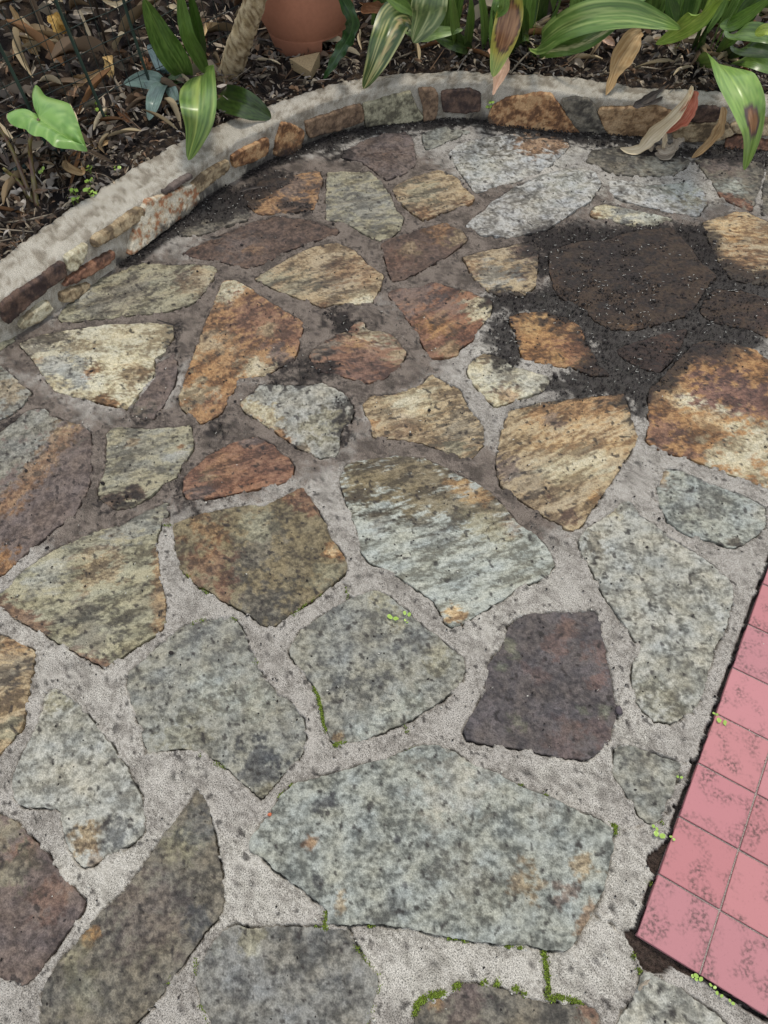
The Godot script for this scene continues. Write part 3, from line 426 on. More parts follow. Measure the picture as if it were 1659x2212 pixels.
# a filled sheet over an outline: a regular net whose rim is drawn onto the outline, with sides going down
func slab(q: PackedVector2Array, g: float, height: Callable, colour: Callable, rim: float, bottom: float) -> ArrayMesh:
	var lo := q[0]
	var hi := q[0]
	for a in q:
		lo = lo.min(a)
		hi = hi.max(a)
	lo -= Vector2(g, g) * 1.3
	var w := int((hi.x - lo.x) / g) + 3
	var h := int((hi.y - lo.y) / g) + 3
	var ins := PackedByteArray()
	ins.resize(w * h)
	for j in h:
		var r := crossings(q, lo.y + j * g)
		for k in range(0, r.size() - 1, 2):
			var i0 := maxi(0, int(ceil((r[k] - lo.x) / g)))
			var i1 := mini(w - 1, int(floor((r[k + 1] - lo.x) / g)))
			for i in range(i0, i1 + 1): ins[j * w + i] = 1
	var near := {}
	for k in q.size():
		var key := Vector2i(int((q[k].x - lo.x) / .01), int((q[k].y - lo.y) / .01))
		if not near.has(key): near[key] = PackedInt32Array()
		near[key].append(k)
	var id := PackedInt32Array()
	id.resize(w * h)
	id.fill(-1)
	var cell := PackedByteArray()
	cell.resize(w * h)
	var v := PackedVector3Array()
	var c := PackedColorArray()
	var ix := PackedInt32Array()
	for j in h - 1:
		for i in w - 1:
			var k := j * w + i
			if ins[k] + ins[k + 1] + ins[k + w] + ins[k + w + 1] == 0: continue
			cell[k] = 1
			for o in [k, k + 1, k + w, k + w + 1]:
				if id[o] >= 0: continue
				var x: float = lo.x + (o % w) * g
				var z: float = lo.y + (o / w) * g
				var y := 0.0
				if ins[o]:
					y = height.call(x, z)
				else:
					var best := 1e9
					var at := Vector2(x, z)
					var p := at
					var kx := int((x - lo.x) / .01)
					var kz := int((z - lo.y) / .01)
					for dz in range(-1, 2):
						for dx in range(-1, 2):
							var key := Vector2i(kx + dx, kz + dz)
							if not near.has(key): continue
							for m in near[key]:
								var t := Geometry2D.get_closest_point_to_segment(p, q[m], q[(m + 1) % q.size()])
								var d := t.distance_squared_to(p)
								if d < best:
									best = d
									at = t
					x = at.x
					z = at.y
					y = height.call(x, z) - rim
				id[o] = v.size()
				v.append(Vector3(x, y, z))
				var col: Vector3 = colour.call(x, z)
				c.append(Color(col.x, col.y, col.z))
			ix.append_array([id[k], id[k + 1], id[k + w + 1], id[k], id[k + w + 1], id[k + w]])
	for j in h - 1:
		for i in w - 1:
			var k := j * w + i
			if not cell[k]: continue
			var sides := []
			if i == 0 or not cell[k - 1]: sides.append([k + w, k])
			if not cell[k + 1]: sides.append([k + 1, k + w + 1])
			if j == 0 or not cell[k - w]: sides.append([k, k + 1])
			if not cell[k + w]: sides.append([k + w + 1, k + w])
			for s in sides:
				var a := v[id[s[0]]]
				var b := v[id[s[1]]]
				if a.distance_squared_to(b) < 1e-10: continue
				var n0 := v.size()
				v.append_array([Vector3(a.x, bottom, a.z), Vector3(b.x, bottom, b.z), a, b])
				c.append_array([c[id[s[0]]], c[id[s[1]]], c[id[s[0]]], c[id[s[1]]]])
				ix.append_array([n0 + 3, n0 + 2, n0, n0 + 3, n0, n0 + 1])
	return with_normals(v, ix, c)

# ------------------------------------------------------------------ paving
const MX0 := -2.0
const MZ0 := -3.2
const MS := .003
const MW := 1440
const MH := 1280
const TILE := .11
const TILE_AT := Vector2(.38676, -.02013)
const TILE_U := Vector2(.83150, .55552)
const TILE_V := Vector2(.55552, -.83150)

func build_paving() -> void:
	var near := PackedFloat32Array()
	near.resize(MW * MH)
	near.fill(1.0)
	var ins := PackedByteArray()
	ins.resize(MW * MH)
	var outs := []
	for s in STONES:
		var q := outline(s[2], .0026)
		outs.append(q)
		spread(q, near, 1.0, true)
		fill(q, ins, 1)
	var t := PackedVector2Array()
	for k in [Vector2(-.003, -.003), Vector2(.66, -.003), Vector2(.66, 1.54), Vector2(-.003, 1.54)]:
		t.append(TILE_AT + TILE_U * k.x + TILE_V * k.y)
	var tq := PackedVector2Array()
	for i in 4:
		for j in 60: tq.append(t[i].lerp(t[(i + 1) % 4], j / 60.0))
	spread(tq, near, .85, true)
	fill(tq, ins, 1)
	for l in CRACK_LINES:
		var q := PackedVector2Array()
		for i in l.size() / 2 - 1:
			var a := Vector2(l[i * 2], l[i * 2 + 1]) * .001
			var b := Vector2(l[i * 2 + 2], l[i * 2 + 3]) * .001
			for j in 12:
				var p := a.lerp(b, j / 12.0)
				q.append(p + Vector2(n_edge.get_noise_2d(p.x * 3, p.y * 3), n_edge.get_noise_2d(p.x * 3 + 50, p.y * 3)) * .006)
		q.append(Vector2(l[-2], l[-1]) * .001)
		spread(q, near, 1.1, false)
	var pockets := PackedByteArray()
	pockets.resize(MW * MH)
	for p in SOIL_POCKETS: fill(outline(p, .004), pockets, 1)
	# the mortar bed
	var v := PackedVector3Array()
	var c := PackedColorArray()
	var ix := PackedInt32Array()
	var id := PackedInt32Array()
	id.resize(MW * MH)
	id.fill(-1)
	var lm: Array = looks["mortar"]
	var lb: Array = looks["bare"]
	var lf: Array = looks["film"]
	const B := 6
	for bj in range(0, MH - B, B):
		for bi in range(0, MW - B, B):
			var fine := false
			var deep := true
			for j in B + 1:
				for i in B + 1:
					var k := (bj + j) * MW + bi + i
					if near[k] < .011 or pockets[k]: fine = true
					if not ins[k] or near[k] < .005: deep = false
				if fine and not deep: break
			if deep: continue
			var st := 1 if fine else 3
			for j in range(0, B, st):
				for i in range(0, B, st):
					var k := (bj + j) * MW + bi + i
					if ins[k] and near[k] > .006: continue
					for o in [k, k + st, k + st * MW, k + st * MW + st]:
						if id[o] >= 0: continue
						var x: float = MX0 + (o % MW) * MS
						var z: float = MZ0 + (o / MW) * MS
						var e := n_edge.get_noise_2d(x, z)
						var f := n_fine.get_noise_2d(x, z)
						var a := n_mid.get_noise_2d(x * 1.3 + 11.0, z * 1.3)
						var y := .0012 * a + .0009 * e
						var d := near[o]
						if ins[o]: d = 0.0
						if d < .012:
							var w := clampf(.62 + 2.0 * n_mid.get_noise_2d(x * 1.7, z * 1.7 + 40.0), .0, 1.0)
							var tp := Vector2(x, z) - TILE_AT
							var tu := tp.dot(TILE_U)
							var tv := tp.dot(TILE_V)
							if tu > -.012 and tu < .002 and tv > -.01 or tv > -.012 and tv < .002 and tu > -.01: w = 1.0
							y -= .014 * w * (1.0 - smoothstep(.0004, .0026 + .0018 * w, d + .0014 * f))
						if d < .012:
							var lap := smoothstep(.09, .22, n_mid.get_noise_2d(x * 2.1 + 70.0, z * 2.1) + .35 * e)
							if lap > 0.0:
								if ins[o]:
									y = lerpf(minf(y, -.005), .0042 + .0012 * f, lap * (1.0 - smoothstep(.0015, .0058, near[o] + .0022 * f)))
								else:
									y = lerpf(y, .0012 * a + .0009 * e + .003 * (1.0 - smoothstep(.0, .012, d)), lap)
							elif ins[o]: y = minf(y, -.005)
						var p := 0.0
						if pockets[o]:
							p = 1.0
							y = -.011 + .004 * f + .003 * e
						id[o] = v.size()
						v.append(Vector3(x, y, z))
						var fl := n_fleck.get_noise_2d(x * 1.4 + 3.0, z * 1.4)
						var col := shade_of(lm, a * .6 + e * .3, f * 1.6, fl * .7)
						var q := sample(grid_bare, x, z)
						if q > .02: col = col.lerp(shade_of(lb, a * .5, f * 1.6, fl * .7), clampf(smoothstep(.1, .75, q + .4 * e + .2 * f), 0, 1) * .75)
						q = sample(grid_film, x, z)
						if q > .02: col = col.lerp(shade_of(lf, a, f, fl), smoothstep(-.05, .42, q + .35 * e + .25 * f) * .95)
						var sp := n_spot.get_noise_2d(x, z)
						if sp > .5: col = col.lerp(soil_dark * 1.3, smoothstep(.5, .57, sp) * .75)
						col = with_soil(col, x, z, e, f)
						var gp := Vector2(x, z) - TILE_AT
						var gu := gp.dot(TILE_U)
						var gv := gp.dot(TILE_V)
						if d < .0024 + .003 * e and (gu > -.014 and gu < .004 and gv > -.01 or gv > -.014 and gv < .004 and gu > -.01): col = soil_dark * (1.0 + .5 * f)
						if p > 0.0: col = lin([66, 55, 49]) * (1.0 + .6 * f)
						c.append(Color(col.x, col.y, col.z) * 1.5)
					ix.append_array([id[k], id[k + st], id[k + st * MW + st], id[k], id[k + st * MW + st], id[k + st * MW]])
	var patio := put(with_normals(v, ix, c), "patio", mat.mortar, self)
	tag(patio, "pale grey mortar patio of crazy paving inside the curved wall", "patio", "", "structure")
	print("mortar ", ix.size() / 3)
	# each stone
	var tris := 0
	for s in STONES.size():
		var d: Array = STONES[s]
		var base: Array = looks[d[0]]
		var ang := deg_to_rad(-d[1] + rng.randf_range(-6, 6))
		var ca := cos(ang)
		var sa := sin(ang)
		var streaky: float = {"tan": 1.75, "blue": 1.75, "red": 1.6, "olive": 1.5, "cream": 1.35, "rust": 1.3}.get(d[0], 1.1)
		var soft := .5 if streaky < 1.2 else .95
		var off := rng.randf_range(0, 90)
		var top := rng.randf_range(.0012, .0042)
		if d[2].size() > 80: top = .0065
		var tilt := Vector2(rng.randf_range(-.006, .006), rng.randf_range(-.006, .006))
		var mid := Vector2(d[2][0], d[2][1]) * .001
		var riven := rng.randf_range(.003, .0075)
		var cracks := []
		for k in STONE_CRACKS:
			if k[0] == s: cracks.append([Vector2(k[1], k[2]) * .001, Vector2(k[3], k[4]) * .001])
		var blobs := []
		for b in d[3]: blobs.append([Vector2(b[0], b[1]) * .001, Vector2(b[2], b[3]) * .001, b[4] * .001, looks[b[5]], b[6]])
		var height := func(x: float, z: float) -> float:
			var u := x * ca + z * sa
			var w := (z * ca - x * sa)
			var r := n_mid.get_noise_2d(u * .9 + off, w * 1.8)
			var q := r * 6.0
			var stepped := (floorf(q) + smoothstep(.3, .7, q - floorf(q))) / 6.0
			var cleft := 0.0
			for k in cracks:
				var pt := Vector2(x + .004 * n_edge.get_noise_2d(x, z), z)
				var cd := pt.distance_to(Geometry2D.get_closest_point_to_segment(pt, k[0], k[1]))
				if cd < .004: cleft = maxf(cleft, 1.0 - cd / .004)
			return top - .0035 * cleft + riven * (stepped + .3 * r) + .0007 * n_fleck.get_noise_2d(u * .7 + off, w * 1.6) + (x - mid.x) * tilt.x + (z - mid.y) * tilt.y
		var colour := func(x: float, z: float) -> Vector3:
			var u := x * ca + z * sa
			var w := (z * ca - x * sa)
			u /= streaky
			w *= streaky
			var a := n_mid.get_noise_2d(u + off, w)
			var f := n_fine.get_noise_2d(u * .8 + off, w * .8)
			var fl := n_fleck.get_noise_2d(u, w + off)
			var e := n_edge.get_noise_2d(u + off, w)
			var col := shade_of(base, a * soft + .45 * e, f * 1.3, fl)
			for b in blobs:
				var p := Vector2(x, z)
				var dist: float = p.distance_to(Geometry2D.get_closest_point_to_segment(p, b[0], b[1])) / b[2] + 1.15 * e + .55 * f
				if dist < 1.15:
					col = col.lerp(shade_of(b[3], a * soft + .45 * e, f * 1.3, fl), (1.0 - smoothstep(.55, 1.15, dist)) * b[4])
			var hue := n_low.get_noise_2d(u * 4.0 + off, w * 4.0) + .5 * n_edge.get_noise_2d(w + off, u)
			col *= Vector3(1.0 + .06 * hue, 1.0 + .01 * hue, 1.0 - .08 * hue)
			var fq := sample(grid_film, x, z)
			if fq > .02: col = col.lerp(shade_of(looks["film"], a * .5, f, fl), smoothstep(.05, .8, fq + .3 * e + .2 * f) * .2)
			var sp := n_spot.get_noise_2d(x, z)
			if sp > .52: col = col.lerp(soil_dark * 1.2, smoothstep(.52, .58, sp) * .8)
			col = with_soil(col, x, z, e, f)
			return col * 1.5
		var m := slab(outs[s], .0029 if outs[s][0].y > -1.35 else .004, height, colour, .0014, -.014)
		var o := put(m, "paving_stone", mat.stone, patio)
		tris += m.surface_get_array_index_len(0) / 3
	print("stones ", tris)
	build_tiles()

func spread(q: PackedVector2Array, near: PackedFloat32Array, k: float, closed: bool) -> void:
	var n := q.size() if closed else q.size() - 1
	for i in n:
		var a := q[i]
		var b := q[(i + 1) % q.size()]
		var x0 := maxi(0, int((minf(a.x, b.x) - .015 - MX0) / MS))
		var x1 := mini(MW - 1, int((maxf(a.x, b.x) + .015 - MX0) / MS))
		var z0 := maxi(0, int((minf(a.y, b.y) - .015 - MZ0) / MS))
		var z1 := mini(MH - 1, int((maxf(a.y, b.y) + .015 - MZ0) / MS))
		for iz in range(z0, z1 + 1):
			for ix in range(x0, x1 + 1):
				var p := Vector2(MX0 + ix * MS, MZ0 + iz * MS)
				var d := p.distance_to(Geometry2D.get_closest_point_to_segment(p, a, b)) * k
				var o := iz * MW + ix
				if d < near[o]: near[o] = d

func fill(q: PackedVector2Array, ins: PackedByteArray, value: int) -> void:
	var lo := 1e9
	var hi := -1e9
	for a in q:
		lo = minf(lo, a.y)
		hi = maxf(hi, a.y)
	for j in range(maxi(0, int((lo - MZ0) / MS)), mini(MH - 1, int((hi - MZ0) / MS) + 1)):
		var r := crossings(q, MZ0 + j * MS)
		for k in range(0, r.size() - 1, 2):
			for i in range(maxi(0, int(ceil((r[k] - MX0) / MS))), mini(MW - 1, int(floor((r[k + 1] - MX0) / MS))) + 1):
				ins[j * MW + i] = value

func rounded_plate(half: float, top: float, bevel: float, bottom: float) -> ArrayMesh:
	var v := PackedVector3Array()
	var ix := PackedInt32Array()
	for r in [[half - bevel * 2, top], [half - bevel * .6, top - bevel * .25], [half, top - bevel], [half, bottom]]:
		for k in [[-1, -1], [1, -1], [1, 1], [-1, 1]]: v.append(Vector3(k[0] * r[0], r[1], k[1] * r[0]))
	ix.append_array([0, 1, 2, 0, 2, 3])
	for r in 3:
		for k in 4:
			var a := r * 4 + k
			var b := r * 4 + (k + 1) % 4
			ix.append_array([a, a + 4, b + 4, a, b + 4, b])
	return with_normals(v, ix)

func build_tiles() -> void:
	var turn := atan2(-TILE_U.y, TILE_U.x)
	var bed := BoxMesh.new()
	bed.size = Vector3(.656, .02, 1.536)
	var grout := put(bed, "tile_paving", mat.grout, self)
	var m0 := TILE_AT + TILE_U * .33 + TILE_V * .77
	grout.position = Vector3(m0.x, -.0092, m0.y)
	grout.rotation.y = turn
	tag(grout, "strip of square pink floor tiles beside the crazy paving", "tiles", "", "structure")
	var mesh := rounded_plate(TILE * .5 - .0016, .0, .0016, -.012)
	for v in 14:
		for u in 6:
			var o := put(mesh, "floor_tile", mat.tiles[(u * 5 + v * 3 + (u * v) % 4) % mat.tiles.size()], grout)
			o.position = Vector3((u + .5) * TILE - .33, .0142 + rng.randf_range(-.0006, .0006), .77 - (v + .5) * TILE)
			o.rotation = Vector3(rng.randf_range(-.004, .004), rng.randf_range(-.006, .006), rng.randf_range(-.004, .004))

# ------------------------------------------------------------------ wall
var wall_foot := PackedVector2Array()
var wall_out := PackedVector2Array()
var wall_a := PackedFloat32Array()
var wall_b := PackedFloat32Array()
var wall_s := PackedFloat32Array()
const WALL_H := .115

func read_wall() -> void:
	var n := WALL_LINE.size() / 4
	for i in n:
		wall_foot.append(Vector2(WALL_LINE[i * 4], WALL_LINE[i * 4 + 1]) * .001)
		wall_a.append(WALL_LINE[i * 4 + 2] * .001)
		wall_b.append(WALL_LINE[i * 4 + 3] * .001)
	for i in n:
		var t := (wall_foot[mini(n - 1, i + 1)] - wall_foot[maxi(0, i - 1)]).normalized()
		var o := Vector2(t.y, -t.x)
		wall_out.append(o if o.dot(wall_foot[n / 2] - Vector2(0, -1.0)) > 0 or o.dot(wall_foot[i]) > 0 else -o)
		wall_s.append(0.0 if i == 0 else wall_s[i - 1] + wall_foot[i].distance_to(wall_foot[i - 1]))

func on_wall(s: float) -> Array:   # foot, outward, arris offset, back offset
	var n := wall_s.size()
	var i := clampi(wall_s.bsearch(s) - 1, 0, n - 2)
	var t := (s - wall_s[i]) / (wall_s[i + 1] - wall_s[i])
	return [wall_foot[i].lerp(wall_foot[i + 1], t), wall_out[i].lerp(wall_out[i + 1], t).normalized(), lerpf(wall_a[i], wall_a[i + 1], t), lerpf(wall_b[i], wall_b[i + 1], t)]

func wall_face(s: float, y: float, proud := 0.0) -> Vector3:
	var w := on_wall(s)
	var p: Vector2 = w[0] + w[1] * (w[2] * y / WALL_H - proud)
	return Vector3(p.x, y, p.y)

func build_wall() -> void:
	var total: float = wall_s[wall_s.size() - 1]
	var v := PackedVector3Array()
	var c := PackedColorArray()
	var ix := PackedInt32Array()
	var ns := int(total / .007)
	var rows := 0
	var lw: Array = looks["wall_mortar"]
	for k in ns + 1:
		var s := total * k / ns
		var w := on_wall(s)
		var prof := []
		for j in 15: prof.append([w[2] * j / 14.0, -.02 + (WALL_H - .006 + .02) * j / 14.0])
		prof.append([w[2] + .003, WALL_H - .001])
		prof.append([w[2] + .010, WALL_H + .002])
		for j in range(1, 10): prof.append([lerpf(w[2] + .010, w[3] + .012, j / 9.0), WALL_H + .002 + .004 * sin(j / 9.0 * PI * .5)])
		prof.append([w[3] + .018, WALL_H - .01])
		prof.append([w[3] + .02, -.02])
		rows = prof.size()
		for j in rows:
			var p: Vector2 = w[0] + w[1] * prof[j][0]
			var y: float = prof[j][1]
			var e := n_edge.get_noise_3d(p.x, y, p.y)
			var f := n_fine.get_noise_3d(p.x, y, p.y)
			var a := n_mid.get_noise_3d(p.x * 1.4, y * 1.4, p.y * 1.4)
			var amp := .004 * e + .0022 * f + .005 * a
			p += w[1] * amp
			if j > 14 and j < rows - 1: y += amp * .7
			v.append(Vector3(p.x, y, p.y))
			var col := shade_of(lw, a + .4 * e, f, n_fleck.get_noise_3d(p.x, y, p.y) - .04)
			if y < .05: col = col.lerp(soil_dark * 1.25, smoothstep(.45, .9, sample(grid_soil, p.x, p.y) * (1.25 - y / .05) + .5 * e + .3 * f) * .85)
			if j > 20: col = col.lerp(soil_dark * 1.4, smoothstep(.15, .6, (j - 25.5) * .25 + e * .6 + f * .6) * .8)
			c.append(Color(col.x, col.y, col.z) * 1.5)
	for k in ns:
		for j in rows - 1:
			var a := k * rows + j
			ix.append_array([a, a + 1, a + rows + 1, a, a + rows + 1, a + rows])
	var wall := Node3D.new()
	wall.name = "garden_wall"
	add_child(wall)
	tag(wall, "low curved wall of rubble stones in pale mortar edging the bed", "wall")
	put(with_normals(v, ix, c), "mortar", mat.mortar, wall)
	for d in WALL_STONES:
		var base: Array = looks[d[0]]
		var mid := Vector2.ZERO
		for i in d[1].size() / 2: mid += Vector2(d[1][i * 2], d[1][i * 2 + 1]) * 2.0 / d[1].size()
		var grown := []
		for i in d[1].size() / 2:
			grown.append(mid.x + (d[1][i * 2] - mid.x) * 1.1)
			grown.append(clampf(mid.y + (d[1][i * 2 + 1] - mid.y) * 1.12, -6.0, 113.0))
		var q := outline(grown, .0022, .004)
		var off := rng.randf_range(0, 50)
		var proud := rng.randf_range(.006, .011)
		var foot := Vector2(q[0].x, q[0].y)
		var height := func(x: float, z: float) -> float: return 0.006 + proud + .004 * n_mid.get_noise_2d(x * 1.5 + off, z * 1.5) + .0016 * n_fleck.get_noise_2d(x + off, z)
		var colour := func(x: float, z: float) -> Vector3:
			var a := n_mid.get_noise_2d(x * 1.4 + off, z * 2.2)
			var f := n_fine.get_noise_2d(x + off, z)
			var e := n_edge.get_noise_2d(x + off, z)
			var col := shade_of(base, a + .5 * e, f, n_fleck.get_noise_2d(x + off, z * 1.2))
			if z < .05:
				var at := wall_face(x, z)
				col = col.lerp(soil_dark * 1.25, smoothstep(.45, .9, sample(grid_soil, at.x, at.z) * (1.25 - z / .05) + .5 * e + .3 * f) * .8)
			return col * 1.5
		var flat := slab(q, .004, height, colour, .004, -.01)
		var ar := flat.surface_get_arrays(0)
		var pv: PackedVector3Array = ar[Mesh.ARRAY_VERTEX]
		for i in pv.size(): pv[i] = wall_face(pv[i].x, pv[i].z, pv[i].y)
		var pi: PackedInt32Array = ar[Mesh.ARRAY_INDEX]
		for i in range(0, pi.size(), 3):
			var t := pi[i]
			pi[i] = pi[i + 1]
			pi[i + 1] = t
		put(with_normals(pv, pi, ar[Mesh.ARRAY_COLOR]), "wall_stone", mat.stone, wall)

# ------------------------------------------------------------------ bed
const FENCE_A := Vector2(-1.162, -2.177)
const FENCE_DIR := Vector2(.7078, -.7064)

func soil_y(x: float, z: float) -> float:
	var d := (Vector2(x, z) - FENCE_A).dot(Vector2(-.7064, -.7078))
	var y := .106 + .012 * n_low.get_noise_2d(x, z) + .006 * n_edge.get_noise_2d(x, z)
	y += .3 * smoothstep(0.0, 1.1, d)
	return y

func build_soil() -> void:
	var total: float = wall_s[wall_s.size() - 1]
	var offs := []
	var o := -.03
	while o < 3.6:
		offs.append(o)
		o += .012 + maxf(0, o) * .05
	var ns := 260
	var v := PackedVector3Array()
	var c := PackedColorArray()
	var ix := PackedInt32Array()
	var n := offs.size()
	for k in ns + 1:
		var w := on_wall(total * k / ns)
		for j in n:
			var p: Vector2 = w[0] + w[1] * (w[3] + offs[j])
			var y := soil_y(p.x, p.y) + .01 * n_fleck.get_noise_2d(p.x, p.y)
			if offs[j] < 0: y -= .03
			v.append(Vector3(p.x, y, p.y))
			var f := n_fine.get_noise_2d(p.x, p.y)
			var col := (soil_dark * 1.15).lerp(lin([92, 78, 66]), smoothstep(-.1, .5, n_edge.get_noise_2d(p.x, p.y) + f * .6))
			c.append(Color(col.x, col.y, col.z))
	for k in ns:
		for j in n - 1:
			var a := k * n + j
			ix.append_array([a, a + 1, a + n + 1, a, a + n + 1, a + n])
	var bed := put(with_normals(v, ix, c), "garden_soil", mat.soil, self)
	tag(bed, "dark soil of the planted bed behind the low wall", "soil", "", "structure")
	var g := PlaneMesh.new()
	g.size = Vector2(60, 60)
	var ground := put(g, "ground", mat.ground, self)
	ground.position.y = -.09
	tag(ground, "bare earth ground around the patio and bed", "ground", "", "structure")

func strip_leaf(bend: float, twist: float, curl: float, seg := 5) -> ArrayMesh:
	var v := PackedVector3Array()
	var ix := PackedInt32Array()
	for i in seg + 1:
		var t := float(i) / seg
		var w := .5 * pow(sin(PI * clampf(t * .96 + .02, 0, 1)), .7)
		var y := bend * sin(t * PI) * .5
		var tw := twist * (t - .5)
		for j in 3:
			var s := (j - 1) * w
			v.append(Vector3(s * cos(tw), y + s * sin(tw) + curl * absf(j - 1) * w, t - .5))
	for i in seg:
		for j in 2:
			var a := i * 3 + j
			ix.append_array([a, a + 1, a + 4, a, a + 4, a + 3])
	return with_normals(v, ix)

func scatter(mesh: Mesh, called: String, m: Material, xf: Array, cols: PackedColorArray) -> MultiMeshInstance3D:
	var mm := MultiMesh.new()
	mm.transform_format = MultiMesh.TRANSFORM_3D
	mm.use_colors = true
	mm.mesh = mesh
	mm.instance_count = xf.size()
	for i in xf.size():
		mm.set_instance_transform(i, xf[i])
		mm.set_instance_color(i, cols[i])
	var o := MultiMeshInstance3D.new()
	o.multimesh = mm
	o.material_override = m
	o.name = numbered(called)
	add_child(o)
	return o

const LITTER := [[112, 100, 88], [142, 130, 114], [88, 78, 70], [170, 156, 136], [104, 86, 72], [72, 64, 60], [128, 120, 112], [118, 94, 74], [156, 148, 140]]

func build_litter() -> void:
	var total: float = wall_s[wall_s.size() - 1]
	var kinds := [strip_leaf(.16, .7, .25), strip_leaf(-.12, 1.5, .5), strip_leaf(.3, -.9, -.3), strip_leaf(.05, 2.4, .7)]
	for k in kinds.size():
		var xf := []
		var cols := PackedColorArray()
		for i in 3000:
			var s := rng.randf() * total
			var w := on_wall(s)
			var o := pow(rng.randf(), 1.25) * 1.6
			var p: Vector2 = w[0] + w[1] * (w[3] + o + .012)
			var len := rng.randf_range(.015, .062) * (1.0 if o > .12 else .6)
			var wide := len * rng.randf_range(.08, .3)
			if o > .25 and rng.randf() < .25:
				len *= 1.9
				wide *= 1.3
			var tilt := rng.randf_range(-.5, .5)
			var b := Basis(Vector3.UP, rng.randf() * TAU) * Basis(Vector3.RIGHT, tilt) * Basis(Vector3.BACK, rng.randf_range(-.9, .9))
			b = b * Basis.from_scale(Vector3(wide, len * .8, len))
			xf.append(Transform3D(b, Vector3(p.x, soil_y(p.x, p.y) + .008 + rng.randf() * rng.randf() * .04 + absf(tilt) * len * .35, p.y)))
			var c := lin(LITTER[rng.randi() % LITTER.size()]) * rng.randf_range(.5, 1.45)
			cols.append(Color(c.x, c.y, c.z))
		var o := scatter(kinds[k], "leaf_litter", mat.litter, xf, cols)
		tag(o, "dead brown and grey leaf litter covering the soil of the bed", "leaf litter", "leaf litter on the bed", "stuff")
	# long strips of dead sheath
	var straps := [strip_leaf(.1, .5, .4, 7), strip_leaf(.22, -.8, .6, 7)]
	for k in straps.size():
		var xf := []
		var cols := PackedColorArray()
		for i in 330:
			var w := on_wall(rng.randf() * total)
			var o := .1 + pow(rng.randf(), .9) * 1.5
			var p: Vector2 = w[0] + w[1] * (w[3] + o)
			var back := smoothstep(-.1, .2, (p - FENCE_A).dot(Vector2(-.7064, -.7078)))
			var len := rng.randf_range(.07, .16) * (1.0 + .9 * back)
			var wide := rng.randf_range(.006, .013) * (1.0 + 1.1 * back)
			var lean := rng.randf_range(-.25, .25) + back * rng.randf_range(-.2, .9)
			var b := Basis(Vector3.UP, rng.randf() * TAU) * Basis(Vector3.RIGHT, lean) * Basis(Vector3.BACK, rng.randf_range(-.8, .8)) * Basis.from_scale(Vector3(wide, len * .5, len))
			xf.append(Transform3D(b, Vector3(p.x, soil_y(p.x, p.y) + .015 + absf(sin(lean)) * len * .45 + rng.randf() * .02, p.y)))
			var c := lin([[176, 158, 126], [150, 130, 102], [196, 180, 150], [120, 102, 84], [134, 100, 70]][rng.randi() % 5]) * rng.randf_range(.55, 1.25)
			cols.append(Color(c.x, c.y, c.z))
		tag(scatter(straps[k], "strap_litter", mat.litter, xf, cols), "long pale dead straps and sheaths tangled in the leaf litter", "leaf litter", "leaf litter on the bed", "stuff")
	# sticks and chips
	var rod := CylinderMesh.new()
	rod.top_radius = .4
	rod.bottom_radius = .5
	rod.height = 1.0
	rod.radial_segments = 6
	rod.rings = 1
	var xf2 := []
	var cols2 := PackedColorArray()
	for i in 700:
		var w := on_wall(rng.randf() * total)
		var p: Vector2 = w[0] + w[1] * (w[3] + .02 + pow(rng.randf(), 1.3) * 1.5)
		var len := rng.randf_range(.03, .16)
		var r := rng.randf_range(.0015, .005)
		var b := Basis(Vector3.UP, rng.randf() * TAU) * Basis(Vector3.RIGHT, PI / 2 + rng.randf_range(-.35, .35)) * Basis.from_scale(Vector3(r, len, r))
		xf2.append(Transform3D(b, Vector3(p.x, soil_y(p.x, p.y) + .012 + rng.randf() * .02, p.y)))
		var c := lin(LITTER[rng.randi() % LITTER.size()]) * rng.randf_range(.6, 1.2)
		cols2.append(Color(c.x, c.y, c.z))
	tag(scatter(rod, "twig_litter", mat.litter, xf2, cols2), "thin dead twigs strewn through the leaf litter", "twigs", "", "stuff")

func lump(seed_: int) -> ArrayMesh:
	var s := SphereMesh.new()
	s.radius = .5
	s.height = 1.0
	s.radial_segments = 7
	s.rings = 4
	var ar := s.get_mesh_arrays()
	var v: PackedVector3Array = ar[Mesh.ARRAY_VERTEX]
	for i in v.size(): v[i] *= 1.0 + .7 * n_fine.get_noise_3d(v[i].x * .05 + seed_, v[i].y * .05, v[i].z * .05)
	var ix: PackedInt32Array = ar[Mesh.ARRAY_INDEX]
	return with_normals(v, ix)

